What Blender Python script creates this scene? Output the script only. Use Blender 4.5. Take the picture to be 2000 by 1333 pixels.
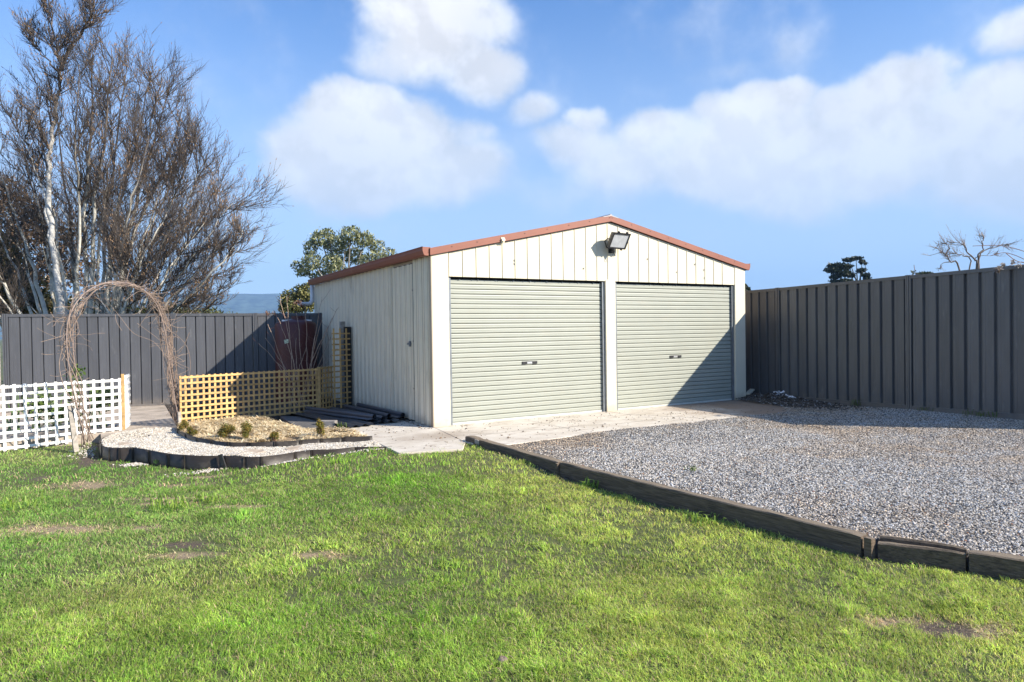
import bpy, math, random
import numpy as np
from mathutils import Vector, Matrix, noise

sc = bpy.context.scene
for o in list(bpy.data.objects):
    bpy.data.objects.remove(o)
col = sc.collection
random.seed(7)
rng = np.random.default_rng(7)
R = math.radians
VERT = lambda a, b, t: a + (b - a) * t

# ------------------------------------------------------------------ camera
CAM = Vector((-3.8213, -8.8092, 1.3296))
FW = Vector((0.500946, 0.865353, -0.014724))
RT = Vector((0.865245, -0.501134, -0.014715))
UP = Vector((0.020112, 0.005369, 0.999783))
FOC = 1339.89
cd = bpy.data.cameras.new('camera')
cam = bpy.data.objects.new('camera', cd)
col.objects.link(cam)
cam.matrix_world = Matrix((
    (RT.x, UP.x, -FW.x, CAM.x), (RT.y, UP.y, -FW.y, CAM.y),
    (RT.z, UP.z, -FW.z, CAM.z), (0, 0, 0, 1)))
cd.sensor_width = 36
cd.lens = FOC / 2000 * 36
cd.clip_start = 0.05
cd.clip_end = 20000
sc.camera = cam


def at(px, py, d):
    """photo position + distance along the view -> a point of the place"""
    return CAM + (FW + RT * ((px - 1000) / FOC) - UP * ((py - 666.5) / FOC)) * d


# ------------------------------------------------------------------ light
SUN = Vector((0.816, -1.002, 0.746)).normalized()
sl = bpy.data.lights.new('sun', 'SUN')
sl.energy = 5.0
sl.angle = R(0.53)
sl.color = (1.0, 0.91, 0.78)
so = bpy.data.objects.new('sun', sl)
so.rotation_euler = SUN.to_track_quat('Z', 'Y').to_euler()
so.location = (12, -14, 12)
col.objects.link(so)

world = bpy.data.worlds.new('World')
sc.world = world
world.use_nodes = True
sc.view_settings.view_transform = 'Standard'
sc.view_settings.look = 'None'
sc.view_settings.gamma = 1
sc.view_settings.use_curve_mapping = False
sc.view_settings.exposure = 1.0


class NT:
    """small helper to write node trees as expressions"""
    def __init__(s, tree):
        s.t = tree
        s.n = tree.nodes
        s.l = tree.links

    def new(s, typ, **kw):
        nd = s.n.new(typ)
        for k, v in kw.items():
            setattr(nd, k, v)
        return nd

    def put(s, sock, v):
        if hasattr(v, 'is_output'):
            s.l.new(v, sock)
        elif v is not None:
            if isinstance(v, (tuple, list)) and len(v) == 3 and sock.type == 'RGBA':
                v = (*v, 1)
            sock.default_value = v

    def m(s, op, a, b=None, c=None, clamp=False):
        nd = s.new('ShaderNodeMath', operation=op, use_clamp=clamp)
        s.put(nd.inputs[0], a)
        if b is not None:
            s.put(nd.inputs[1], b)
        if c is not None:
            s.put(nd.inputs[2], c)
        return nd.outputs[0]

    def vm(s, op, a, b=None):
        nd = s.new('ShaderNodeVectorMath', operation=op)
        s.put(nd.inputs[0], a)
        if b is not None:
            s.put(nd.inputs[1], b)
        return nd.outputs['Value'] if op in ('DOT_PRODUCT', 'LENGTH', 'DISTANCE') else nd.outputs[0]

    def mix(s, f, a, b, blend='MIX'):
        nd = s.new('ShaderNodeMix', data_type='RGBA', blend_type=blend)
        s.put(nd.inputs[0], f)
        s.put(nd.inputs[6], a)
        s.put(nd.inputs[7], b)
        return nd.outputs[2]

    def noise(s, vec, scale, detail=4, rough=0.55, dist=0.0, out=0):
        nd = s.new('ShaderNodeTexNoise')
        if vec is not None:
            s.l.new(vec, nd.inputs['Vector'])
        nd.inputs['Scale'].default_value = scale
        nd.inputs['Detail'].default_value = detail
        nd.inputs['Roughness'].default_value = rough
        nd.inputs['Distortion'].default_value = dist
        return nd.outputs[out]

    def ss(s, v, a, b, lo=0.0, hi=1.0):
        nd = s.new('ShaderNodeMapRange', interpolation_type='SMOOTHSTEP')
        s.put(nd.inputs[0], v)
        for i, x in enumerate((a, b, lo, hi)):
            nd.inputs[i + 1].default_value = x
        return nd.outputs[0]

    def scale(s, vec, v3):
        nd = s.new('ShaderNodeMapping')
        s.l.new(vec, nd.inputs[0])
        nd.inputs['Scale'].default_value = v3
        return nd.outputs[0]


def build_world():
    t = NT(world.node_tree)
    t.n.clear()
    out = t.new('ShaderNodeOutputWorld')
    bg = t.new('ShaderNodeBackground')
    bg.inputs['Strength'].default_value = 0.085
    t.l.new(bg.outputs[0], out.inputs['Surface'])
    sky = t.new('ShaderNodeTexSky', sky_type='NISHITA')
    sky.sun_disc = False
    sky.sun_elevation = math.asin(SUN.z)
    sky.sun_rotation = math.atan2(SUN.x, SUN.y)
    sky.air_density = 1.0
    sky.dust_density = 0.4
    sky.ozone_density = 2.0
    base = t.mix(1.0, sky.outputs[0], (0.74, 1.03, 1.38), 'MULTIPLY')
    tc = t.new('ShaderNodeTexCoord')
    D = tc.outputs['Generated']
    sep = t.new('ShaderNodeSeparateXYZ')
    t.l.new(D, sep.inputs[0])
    x, y, z = sep.outputs
    az = t.m('ARCTAN2', x, y)
    el = t.m('ARCSINE', z)
    # a slow warp makes the outlines of the clouds billow
    w1 = t.noise(D, 5.0, 5, 0.55, out=1)
    ws = t.new('ShaderNodeSeparateXYZ')
    t.l.new(w1, ws.inputs[0])
    azw = t.m('ADD', az, t.m('MULTIPLY', t.m('SUBTRACT', ws.outputs[0], 0.5), 0.16))
    elw = t.m('ADD', el, t.m('MULTIPLY', t.m('SUBTRACT', ws.outputs[1], 0.5), 0.11))
    # cumulus groups: photo position, half width, half height, strength
    blobs = [(835, 60, 130, 105, 1.0), (930, 140, 90, 60, .8), (780, 10, 90, 60, .9), (905, 20, 110, 70, .8), (745, 130, 70, 50, .6),
             (680, 235, 120, 80, 1.15), (600, 285, 90, 70, .9), (760, 290, 150, 90, 1.1), (860, 340, 130, 70, .85),
             (700, 340, 150, 60, .8), (905, 265, 60, 40, .55),
             (1170, 235, 55, 35, .8), (1150, 290, 110, 55, .8), (1310, 260, 100, 50, .95), (1240, 320, 160, 60, .8),
             (1480, 225, 110, 70, 1.05), (1560, 200, 70, 50, 1.0), (1500, 300, 190, 90, 1.15), (1420, 320, 140, 80, .9),
             (1750, 170, 100, 80, 1.1), (1690, 220, 110, 70, .95), (1720, 290, 190, 100, 1.15), (1900, 230, 140, 90, 1.05),
             (1960, 320, 200, 90, .9), (1620, 350, 220, 70, .75), (1040, 215, 75, 40, .62), (1960, 80, 90, 50, .75),
             (1565, 70, 60, 60, .35), (1450, 130, 60, 30, .28), (1200, 370, 300, 40, .4), (590, 395, 60, 22, .3),
             (1850, 390, 220, 40, .5), (2200, 240, 260, 120, 1.0), (2500, 100, 200, 120, .9), (-500, 120, 260, 110, .9),
             (-250, 330, 160, 60, .6)]
    acc = None
    for (px, py, a, b, s) in blobs:
        v = (at(px, py, 1) - CAM).normalized()
        baz, bel = math.atan2(v.x, v.y), math.asin(v.z)
        v2 = (at(px + a, py, 1) - CAM).normalized()
        v3 = (at(px, py - b, 1) - CAM).normalized()
        ra = abs(math.atan2(v2.x, v2.y) - baz) * 1.25
        rb = abs(math.asin(v3.z) - bel) * 1.25
        u = t.m('DIVIDE', t.m('SUBTRACT', azw, baz), ra)
        w = t.m('DIVIDE', t.m('SUBTRACT', elw, bel), rb)
        w = t.m('ADD', t.m('MAXIMUM', t.m('MULTIPLY', w, 1.05), 0.0), t.m('MINIMUM', t.m('MULTIPLY', w, 0.80), 0.0))
        r2 = t.m('ADD', t.m('MULTIPLY', u, u), t.m('MULTIPLY', w, w))
        fl = t.m('MULTIPLY', t.m('SUBTRACT', 1.0, r2, clamp=True), s)
        acc = fl if acc is None else t.m('SMOOTH_MAX', acc, fl, 0.25)
    # the rest of the sky carries loose clouds of the same kind
    behind = t.ss(t.vm('DOT_PRODUCT', D, tuple(FW)), 0.45, 0.2)
    gen = t.ss(t.noise(t.scale(D, (1, 1, 2.6)), 2.2, 7, 0.55), 0.54, 0.78)
    acc = t.m('MAXIMUM', acc, t.m('MULTIPLY', t.m('MULTIPLY', gen, behind), 0.9))
    fine = t.noise(D, 9.0, 8, 0.55)
    crisp = t.noise(D, 26.0, 6, 0.6)
    dens = t.m('ADD', acc, t.m('MULTIPLY', t.m('SUBTRACT', fine, 0.5), 0.58))
    dens = t.m('ADD', dens, t.m('MULTIPLY', t.m('SUBTRACT', crisp, 0.5), 0.20))
    fine_up = t.noise(t.vm('ADD', D, (0.006, -0.008, 0.022)), 9.0, 8, 0.55)
    relief = t.m('MULTIPLY', t.m('SUBTRACT', fine, fine_up), 1.5)
    alpha = t.ss(dens, 0.13, 0.66)
    alpha = t.m('MULTIPLY', alpha, t.ss(el, 0.03, 0.16))
    thick = t.ss(dens, 0.30, 0.95)
    ccol = t.mix(thick, (5.2, 5.6, 6.3), (6.3, 6.3, 6.45))
    shade = t.ss(t.noise(D, 6.0, 5, 0.5), 0.35, 0.7, 0.90, 1.04)
    shade = t.m('ADD', shade, t.m('MINIMUM', t.m('MAXIMUM', relief, -0.09), 0.08))
    ccol = t.mix(1.0, ccol, shade, 'MULTIPLY')
    fin = t.mix(t.m('MULTIPLY', alpha, 0.97), base, ccol)
    # paler air low over the ground
    low = t.ss(el, 0.50, 0.05)
    fin = t.mix(t.m('MULTIPLY', low, 0.72), fin, (3.9, 4.75, 5.9))
    t.l.new(fin, bg.inputs['Color'])


build_world()

# ------------------------------------------------------------------ materials
_mats = {}


def mat(name, base, rough=0.7, var=0.12, vscale=6.0, bump=0.0, bscale=60.0, metallic=0.0, stretch=(1, 1, 1),
        objrand=0.0, splash=None, dirt=None, dirt_amt=0.0, dirt_scale=3.0, dirt_stretch=(1, 1, 1), spec=0.5, dirt_lo=0.5, dirt_hi=0.72,
        grain=0.0, translucent=0.0, attr=None):
    if name in _mats:
        return _mats[name]
    m = bpy.data.materials.new(name)
    m.use_nodes = True
    t = NT(m.node_tree)
    bs = t.n['Principled BSDF']
    geo = t.new('ShaderNodeNewGeometry')
    P = geo.outputs['Position']
    Ps = t.scale(P, stretch)
    n1 = t.noise(Ps, vscale, 6, 0.6)
    if attr:
        a = t.new('ShaderNodeAttribute', attribute_name=attr)
        c = a.outputs['Color']
    else:
        c = t.mix(0.0, base, base)
    f = t.ss(n1, 0.25, 0.75, 1 - var, 1 + var)
    c = t.mix(1.0, c, f, 'MULTIPLY')
    if grain:
        g = t.ss(t.noise(P, 260, 2, 0.6), 0.3, 0.7, 1 - grain, 1 + grain)
        c = t.mix(1.0, c, g, 'MULTIPLY')
    if dirt:
        dn = t.noise(t.scale(P, dirt_stretch), dirt_scale, 8, 0.65)
        c = t.mix(t.m('MULTIPLY', t.ss(dn, dirt_lo, dirt_hi), dirt_amt), c, dirt)
    if splash:
        sz_ = t.new('ShaderNodeSeparateXYZ')
        t.l.new(P, sz_.inputs[0])
        hgt = t.m('ADD', sz_.outputs[2], t.m('MULTIPLY', t.m('SUBTRACT', t.noise(P, 7, 6, 0.7), 0.5), 0.42))
        c = t.mix(t.m('MULTIPLY', t.ss(hgt, 0.20, -0.02), splash[1]), c, splash[0])
    if objrand:
        oi = t.new('ShaderNodeObjectInfo')
        c = t.mix(1.0, c, t.m('MULTIPLY_ADD', oi.outputs['Random'], 2 * objrand, 1 - objrand), 'MULTIPLY')
    t.l.new(c, bs.inputs['Base Color'])
    bs.inputs['Roughness'].default_value = rough
    bs.inputs['Metallic'].default_value = metallic
    bs.inputs['Specular IOR Level'].default_value = spec
    if bump:
        b = t.new('ShaderNodeBump')
        b.inputs['Strength'].default_value = 1.0
        b.inputs['Distance'].default_value = bump
        t.l.new(t.noise(Ps, bscale, 5, 0.6), b.inputs['Height'])
        t.l.new(b.outputs[0], bs.inputs['Normal'])
    if translucent:
        tr = t.new('ShaderNodeBsdfTranslucent')
        t.l.new(c, tr.inputs['Color'])
        mx = t.new('ShaderNodeMixShader')
        mx.inputs[0].default_value = translucent
        out = t.n['Material Output']
        t.l.new(bs.outputs[0], mx.inputs[1])
        t.l.new(tr.outputs[0], mx.inputs[2])
        t.l.new(mx.outputs[0], out.inputs['Surface'])
    _mats[name] = m
    return m


CREAM = mat('cream_steel', (0.66, 0.61, 0.47), 0.42, 0.03, 2.0, 0.0006, 9, dirt=(0.34, 0.27, 0.18), dirt_amt=0.22,
            dirt_scale=2.4, dirt_stretch=(3, 3, 0.5), dirt_lo=0.56, dirt_hi=0.8, grain=0.02, splash=((0.36, 0.27, 0.18), 0.45), objrand=0.02)
SIDEWALL = mat('weathered_shaded_side_steel', (0.45, 0.375, 0.275), 0.34, 0.05, 2.0, 0.0006, 9, dirt=(0.20, 0.15, 0.10), dirt_amt=0.5,
               dirt_scale=3.0, dirt_stretch=(4, 4, 0.35), dirt_lo=0.50, dirt_hi=0.8, grain=0.03, splash=((0.30, 0.22, 0.15), 0.6), objrand=0.05)  # streaks are grime; base colour darkened so the ribs look lit
TERRA = mat('terracotta_steel', (0.25, 0.082, 0.048), 0.5, 0.08, 3, 0.0005, 12, dirt=(0.45, 0.32, 0.26), dirt_amt=0.25,
            dirt_scale=6, dirt_lo=0.6, dirt_hi=0.75)
GREEN = mat('pale_green_steel', (0.335, 0.352, 0.30), 0.45, 0.04, 2.5, 0.0, 9, dirt=(0.40, 0.36, 0.28), dirt_amt=0.2,
            dirt_scale=3, dirt_stretch=(1, 1, 3), grain=0.02)
STEEL = mat('dull_galvanised_steel', (0.20, 0.22, 0.24), 0.45, 0.15, 8, metallic=0.5)
DARKGAP = mat('dark_recess', (0.03, 0.03, 0.03), 0.8)
FENCE = mat('slate_fence_steel', (0.085, 0.088, 0.097), 0.38, 0.10, 3.0, 0.0008, 6, stretch=(4, 4, 0.6), dirt=(0.30, 0.30, 0.30),
            dirt_amt=0.35, dirt_scale=5, dirt_stretch=(2, 2, 0.5), dirt_lo=0.58, dirt_hi=0.80, objrand=0.10, splash=((0.20, 0.17, 0.14), 0.5))
FENCE2 = mat('grey_brown_fence_steel', (0.105, 0.107, 0.108), 0.36, 0.10, 3.0, 0.0008, 6, stretch=(4, 4, 0.6), dirt=(0.32, 0.31, 0.30),
             dirt_amt=0.35, dirt_scale=5, dirt_stretch=(2, 2, 0.5), dirt_lo=0.58, dirt_hi=0.80, objrand=0.10, splash=((0.20, 0.17, 0.14), 0.5))
WHITE = mat('white_painted_timber', (0.82, 0.82, 0.79), 0.6, 0.04, 6, 0.001, 40, dirt=(0.5, 0.46, 0.38), dirt_amt=0.35,
            dirt_scale=7, dirt_lo=0.56)
PINE = mat('treated_pine', (0.54, 0.345, 0.135), 0.7, 0.22, 5, 0.001, 60, stretch=(3, 3, 3), objrand=0.22, dirt=(0.28, 0.16, 0.07), dirt_amt=0.5, dirt_scale=9,
           dirt_lo=0.55)
OLDWOOD = mat('old_grey_timber', (0.33, 0.30, 0.26), 0.85, 0.3, 8, 0.003, 50, stretch=(1, 1, 4))
DARKWOOD = mat('dark_weathered_timber', (0.028, 0.026, 0.024), 0.85, 0.4, 8, 0.004, 40)
SLEEPER = mat('weathered_hardwood_sleeper', (0.135, 0.098, 0.066), 0.88, 0.45, 5, 0.006, 9, stretch=(14, 1.3, 24),
              dirt=(0.035, 0.026, 0.02), dirt_amt=0.85, dirt_scale=2.2, dirt_stretch=(16, 1.4, 26), dirt_lo=0.47)
PLASTIC = mat('black_edging_plastic', (0.036, 0.030, 0.025), 0.46, 0.15, 8, 0.001, 30, dirt=(0.14, 0.12, 0.095), dirt_amt=0.45,
              dirt_scale=6, dirt_stretch=(1, 1, 2), dirt_lo=0.5, spec=0.28)
TANK = mat('maroon_tank_plastic', (0.085, 0.016, 0.013), 0.45, 0.1, 4)
PVC = mat('white_pvc', (0.75, 0.76, 0.78), 0.4, 0.04)
BLUEGREY = mat('slate_roofing_steel', (0.060, 0.066, 0.080), 0.32, 0.1, 6, metallic=0.0)
VINE = mat('dry_vine', (0.25, 0.185, 0.145), 0.85, 0.3, 22, 0.001, 80)
HOOP = mat('faded_pink_arch_tube', (0.27, 0.205, 0.175), 0.6, 0.2, 14)
TWIG = mat('bare_reddish_twig', (0.17, 0.085, 0.065), 0.75, 0.35, 20)
BUD = mat('pale_dry_stem', (0.42, 0.30, 0.22), 0.8, 0.3, 20)
BLACKPL = mat('black_lamp_housing', (0.03, 0.03, 0.032), 0.4, 0.1)


# ------------------------------------------------------------------ mesh helpers
class MB:
    def __init__(s):
        s.v = []
        s.f = []

    def add(s, vs, fs):
        b = len(s.v)
        s.v += [tuple(p) for p in vs]
        s.f += [tuple(i + b for i in f) for f in fs]

    def box(s, x0, x1, y0, y1, z0, z1):
        s.add([(x0, y0, z0), (x1, y0, z0), (x1, y1, z0), (x0, y1, z0), (x0, y0, z1), (x1, y0, z1), (x1, y1, z1), (x0, y1, z1)],
              [(0, 3, 2, 1), (4, 5, 6, 7), (0, 1, 5, 4), (1, 2, 6, 5), (2, 3, 7, 6), (3, 0, 4, 7)])

    def bar(s, a, b, w, h, up=Vector((0, 0, 1))):
        """rectangular bar from a to b; w across, h along up"""
        a, b = Vector(a), Vector(b)
        t = (b - a).normalized()
        sd = t.cross(up)
        if sd.length < 1e-4:
            sd = t.cross(Vector((0, 1, 0)))
        sd.normalize()
        u = sd.cross(t).normalized()
        vs = []
        for p in (a, b):
            for i, j in ((-1, -1), (1, -1), (1, 1), (-1, 1)):
                vs.append(p + sd * (i * w / 2) + u * (j * h / 2))
        s.add(vs, [(0, 1, 2, 3), (7, 6, 5, 4), (0, 4, 5, 1), (1, 5, 6, 2), (2, 6, 7, 3), (3, 7, 4, 0)])

    def tube(s, pts, rads, n=6, cap=True):
        pts = [Vector(p) for p in pts]
        if not hasattr(rads, '__len__'):
            rads = [rads] * len(pts)
        vs = []
        prev = None
        for i, p in enumerate(pts):
            t = (pts[min(i + 1, len(pts) - 1)] - pts[max(i - 1, 0)])
            if t.length < 1e-9:
                t = Vector((0, 0, 1))
            t.normalize()
            if prev is None:
                a = t.orthogonal().normalized()
            else:
                a = prev - t * prev.dot(t)
                if a.length < 1e-6:
                    a = t.orthogonal()
                a.normalize()
            prev = a
            b = t.cross(a)
            for k in range(n):
                an = 2 * math.pi * k / n
                vs.append(p + (a * math.cos(an) + b * math.sin(an)) * rads[i])
        fs = []
        for i in range(len(pts) - 1):
            for k in range(n):
                k2 = (k + 1) % n
                fs.append((i * n + k, i * n + k2, (i + 1) * n + k2, (i + 1) * n + k))
        if cap:
            fs.append(tuple(range(n - 1, -1, -1)))
            fs.append(tuple(range((len(pts) - 1) * n, len(pts) * n)))
        s.add(vs, fs)

    def extrude(s, prof, d0, d1, thick=0.0, closed=False):
        """prof: list of 3D points; swept from offset d0 to offset d1"""
        prof = [Vector(p) for p in prof]
        d0, d1 = Vector(d0), Vector(d1)
        n = len(prof)
        vs = [p + d0 for p in prof] + [p + d1 for p in prof]
        fs = [(i, i + 1, n + i + 1, n + i) for i in range(n - 1)]
        if closed:
            fs.append((n - 1, 0, n, 2 * n - 1))
            fs.append(tuple(range(n - 1, -1, -1)))
            fs.append(tuple(range(n, 2 * n)))
        s.add(vs, fs)

    def prism(s, poly, z0, z1):
        n = len(poly)
        s.add([(x, y, z0) for x, y in poly] + [(x, y, z1) for x, y in poly],
              [tuple(range(n - 1, -1, -1)), tuple(range(n, 2 * n))] + [(i, (i + 1) % n, n + (i + 1) % n, n + i) for i in range(n)])

    def mesh(s, name, m, origin=(0, 0, 0), smooth=False):
        me = bpy.data.meshes.new(name)
        ox, oy, oz = origin
        me.from_pydata([(x - ox, y - oy, z - oz) for x, y, z in s.v], [], s.f)
        if m:
            me.materials.append(m)
        if smooth:
            me.polygons.foreach_set('use_smooth', [True] * len(me.polygons))
        me.update()
        return me

    def build(s, name, m, parent=None, smooth=False, bevel=0.0):
        org = Vector((0, 0, 0))
        if parent is not None:
            org = parent_world(parent)
        me = s.mesh(name, m, org, smooth)
        o = bpy.data.objects.new(name, me)
        col.objects.link(o)
        if parent is not None:
            o.parent = parent
        if bevel:
            b = o.modifiers.new('bevel', 'BEVEL')
            b.width = bevel
            b.segments = 2
            b.limit_method = 'ANGLE'
        return o


def parent_world(p):
    v = Vector(p.location)
    while p.parent:
        p = p.parent
        v = v + Vector(p.location)
    return v


def tag(o, label=None, cat=None, group=None, kind=None):
    if label:
        o['label'] = label
    if cat:
        o['category'] = cat
    if group:
        o['group'] = group
    if kind:
        o['kind'] = kind
    return o


def thing(name, loc, label, cat, group=None):
    o = bpy.data.objects.new(name, None)
    o.empty_display_size = 0.2
    o.location = loc
    col.objects.link(o)
    return tag(o, label, cat, group)


def put(me, name, parent, loc=(0, 0, 0), rz=0.0, sx=1.0):
    o = bpy.data.objects.new(name, me)
    o.location = loc
    o.rotation_euler = (0, 0, rz)
    o.scale = (sx, 1, 1)
    o.parent = parent
    col.objects.link(o)
    return o


def np_mesh(name, verts, loops, nper, m, colors=None, smooth=False):
    """fast mesh from arrays; faces all with nper corners"""
    me = bpy.data.meshes.new(name)
    nv = len(verts)
    nf = len(loops) // nper
    me.vertices.add(nv)
    me.vertices.foreach_set('co', np.ascontiguousarray(verts, dtype=np.float32).ravel())
    me.loops.add(len(loops))
    me.loops.foreach_set('vertex_index', np.ascontiguousarray(loops, dtype=np.int32).ravel())
    me.polygons.add(nf)
    me.polygons.foreach_set('loop_start', np.arange(0, nf * nper, nper, dtype=np.int32))
    me.update(calc_edges=True)
    if smooth:
        me.polygons.foreach_set('use_smooth', np.ones(nf, dtype=bool))
    if colors is not None:
        ca = me.color_attributes.new('Col', 'FLOAT_COLOR', 'POINT')
        c4 = np.ones((nv, 4), dtype=np.float32)
        c4[:, :3] = colors
        ca.data.foreach_set('color', c4.ravel())
    me.materials.append(m)
    return me


def inpoly(x, y, poly):
    r = np.zeros(x.shape, bool)
    n = len(poly)
    for i in range(n):
        x0, y0 = poly[i]
        x1, y1 = poly[(i + 1) % n]
        c = ((y0 > y) != (y1 > y))
        with np.errstate(divide='ignore', invalid='ignore'):
            xi = (x1 - x0) * (y - y0) / (y1 - y0 + 1e-12) + x0
        r ^= c & (x < xi)
    return r


def polydist(x, y, pts):
    d = np.full(x.shape, 1e9)
    for (x0, y0), (x1, y1) in zip(pts[:-1], pts[1:]):
        dx, dy = x1 - x0, y1 - y0
        t = np.clip(((x - x0) * dx + (y - y0) * dy) / (dx * dx + dy * dy + 1e-12), 0, 1)
        d = np.minimum(d, np.hypot(x - x0 - t * dx, y - y0 - t * dy))
    return d


def vnoise(x, y, s, seed=0):
    """smooth value noise, arrays"""
    g = np.random.default_rng(seed).random((64, 64))
    X, Y = x * s + 1000.3, y * s + 1000.7
    xi, yi = np.floor(X).astype(int), np.floor(Y).astype(int)
    fx, fy = X - xi, Y - yi
    fx = fx * fx * (3 - 2 * fx)
    fy = fy * fy * (3 - 2 * fy)
    a = g[xi % 64, yi % 64]
    b = g[(xi + 1) % 64, yi % 64]
    c = g[xi % 64, (yi + 1) % 64]
    d = g[(xi + 1) % 64, (yi + 1) % 64]
    return (a * (1 - fx) + b * fx) * (1 - fy) + (c * (1 - fx) + d * fx) * fy


# ------------------------------------------------------------------ ground
LZ = -0.14
OUTER = [(-1.04, -1.17), (-1.22, -1.08), (-1.41, -0.97), (-1.66, -0.97), (-1.9, -0.87), (-2.09, -0.90), (-2.29, -0.97), (-2.47, -0.99),
         (-2.62, -0.89), (-2.81, -0.68), (-3.01, -0.54), (-3.17, -0.37), (-3.32, -0.13), (-3.50, 0.22), (-3.66, 0.55), (-3.80, 0.62),
         (-3.90, 0.72), (-3.98, 0.98), (-4.01, 1.4), (-3.97, 1.75)]
INNER = [(-1.08, -0.58), (-1.42, -0.47), (-1.68, -0.43), (-1.92, -0.40), (-2.2, -0.34), (-2.47, -0.19), (-2.67, -0.05), (-2.82, 0.27),
         (-2.95, 0.6), (-3.04, 1.09), (-3.10, 1.5), (-3.08, 2.0), (-3.02, 2.35)]
SLP = [(-0.15, -1.33), (-0.09, -3.23), (0.20, -6.26), (0.43, -6.70), (0.90, -7.75)]
LAWN = [(-9, 1.0), (-5.1, 2.25), (-4.1, 2.5), (-4.05, 1.75), (-4.09, 1.4), (-4.05, 0.93), (-3.95, 0.6), (-3.72, 0.45), (-3.56, 0.16),
        (-3.38, -0.2), (-3.22, -0.45), (-3.05, -0.63), (-2.84, -0.78), (-2.62, -1.0), (-2.47, -1.08), (-2.29, -1.06), (-2.09, -0.99),
        (-1.9, -0.96), (-1.66, -1.06), (-1.41, -1.07), (-1.22, -1.17), (-1.10, -1.26), (-1.10, -1.55), (-0.42, -1.67), (-0.25, -1.42), (-0.19, -1.40),
        (-0.13, -3.23), (0.16, -6.26), (0.40, -6.74), (0.86, -7.8), (1.6, -9.4), (3, -13), (-16, -13), (-16, -1)]


def lawn_z(x, y):
    d = np.hypot(x + 0.7, (y + 1.6))
    t = np.clip(1.35 - d / 2.0, 0, 1)
    t = t * t * (3 - 2 * t)
    return LZ + 0.118 * t + 0.03 * np.clip((x + 1.0) / 1.0, 0, 1) * np.clip((-y - 3.0) / 2, 0, 1) + 0.02 * (vnoise(x, y, 1.1, 3) - 0.5) + 0.012 * (vnoise(x, y, 4.0, 4) - 0.5)


# patches on the lawn: x, y, rx, ry, kind (1 = dry straw, 2 = bare soil)
PATCH = [(-4.41, -2.42, .42, .16, 1), (-4.05, -2.6, .3, .12, 1), (-3.62, -2.85, .12, .06, 1), (-3.39, -3.48, .26, .08, 2),
         (-3.45, -3.7, .3, .08, 1), (-0.40, -7.0, .17, .10, 2), (-0.50, -6.84, .20, .08, 1), (-0.30, -7.1, .16, .10, 1),
         (-0.02, -3.25, .13, .55, 2), (0.0, -2.75, .10, .4, 2), (-4.1, -0.8, .30, .18, 1), (-3.0, -1.05, .3, .06, 1),
         (-3.43, -1.9, .35, .05, 1), (-2.92, -2.6, .22, .05, 1), (-3.2, -1.35, .3, .05, 1),
         (-3.9, 1.9, .5, .22, 2), (-4.15, 0.9, .12, .5, 2), (-3.75, 0.25, .16, .12, 2), (-3.4, -2.1, .28, .05, 1), (-4.5, -0.1, .2, .1, 2),
         (-2.63, -4.27, .16, .07, 1)]


def patch_mask(x, y):
    dry = np.zeros_like(x)
    bare = np.zeros_like(x)
    n = vnoise(x, y, 9, 11) * 1.1 + vnoise(x, y, 24, 12) * 1.1
    for (cx, cy, rx, ry, k) in PATCH:
        # long axis runs roughly along the picture's horizontal
        dx, dy = x - cx, y - cy
        if ry <= rx:
            u = dx * 0.866 - dy * 0.5
            v = dx * 0.5 + dy * 0.866
        else:
            u, v = dx, dy
        d = np.sqrt((u / rx) ** 2 + (v / ry) ** 2)
        w = np.clip(2.15 - d - 0.75 * n, 0, 1)
        if k == 1:
            dry = np.maximum(dry, w)
        else:
            bare = np.maximum(bare, w)
    return dry, bare


def ground_mat():
    m = bpy.data.materials.new('lawn_soil')
    m.use_nodes = True
    t = NT(m.node_tree)
    bs = t.n['Principled BSDF']
    geo = t.new('ShaderNodeNewGeometry')
    P = geo.outputs['Position']
    a = t.new('ShaderNodeAttribute', attribute_name='Col')
    n = t.noise(P, 55, 5, 0.7)
    c = t.mix(t.ss(n, 0.3, 0.7), (0.05, 0.055, 0.018), (0.15, 0.16, 0.05))
    c = t.mix(t.ss(t.noise(P, 0.8, 6, 0.6), 0.35, 0.65), c, (0.09, 0.11, 0.03))
    soil = t.mix(t.ss(t.noise(P, 90, 5, 0.7), 0.3, 0.7), (0.045, 0.032, 0.022), (0.15, 0.11, 0.08))
    straw = t.mix(t.ss(t.noise(t.scale(P, (60, 160, 10)), 1, 4, 0.7), 0.35, 0.65), (0.17, 0.12, 0.07), (0.40, 0.31, 0.19))
    sp = t.new('ShaderNodeSeparateColor')
    t.l.new(a.outputs['Color'], sp.inputs[0])
    c = t.mix(sp.outputs[0], c, straw)
    c = t.mix(sp.outputs[1], c, soil)
    t.l.new(c, bs.inputs['Base Color'])
    bs.inputs['Roughness'].default_value = 0.95
    b = t.new('ShaderNodeBump')
    b.inputs['Distance'].default_value = 0.015
    t.l.new(t.noise(P, 45, 6, 0.7), b.inputs['Height'])
    t.l.new(b.outputs[0], bs.inputs['Normal'])
    return m


SOILM = ground_mat()


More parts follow.
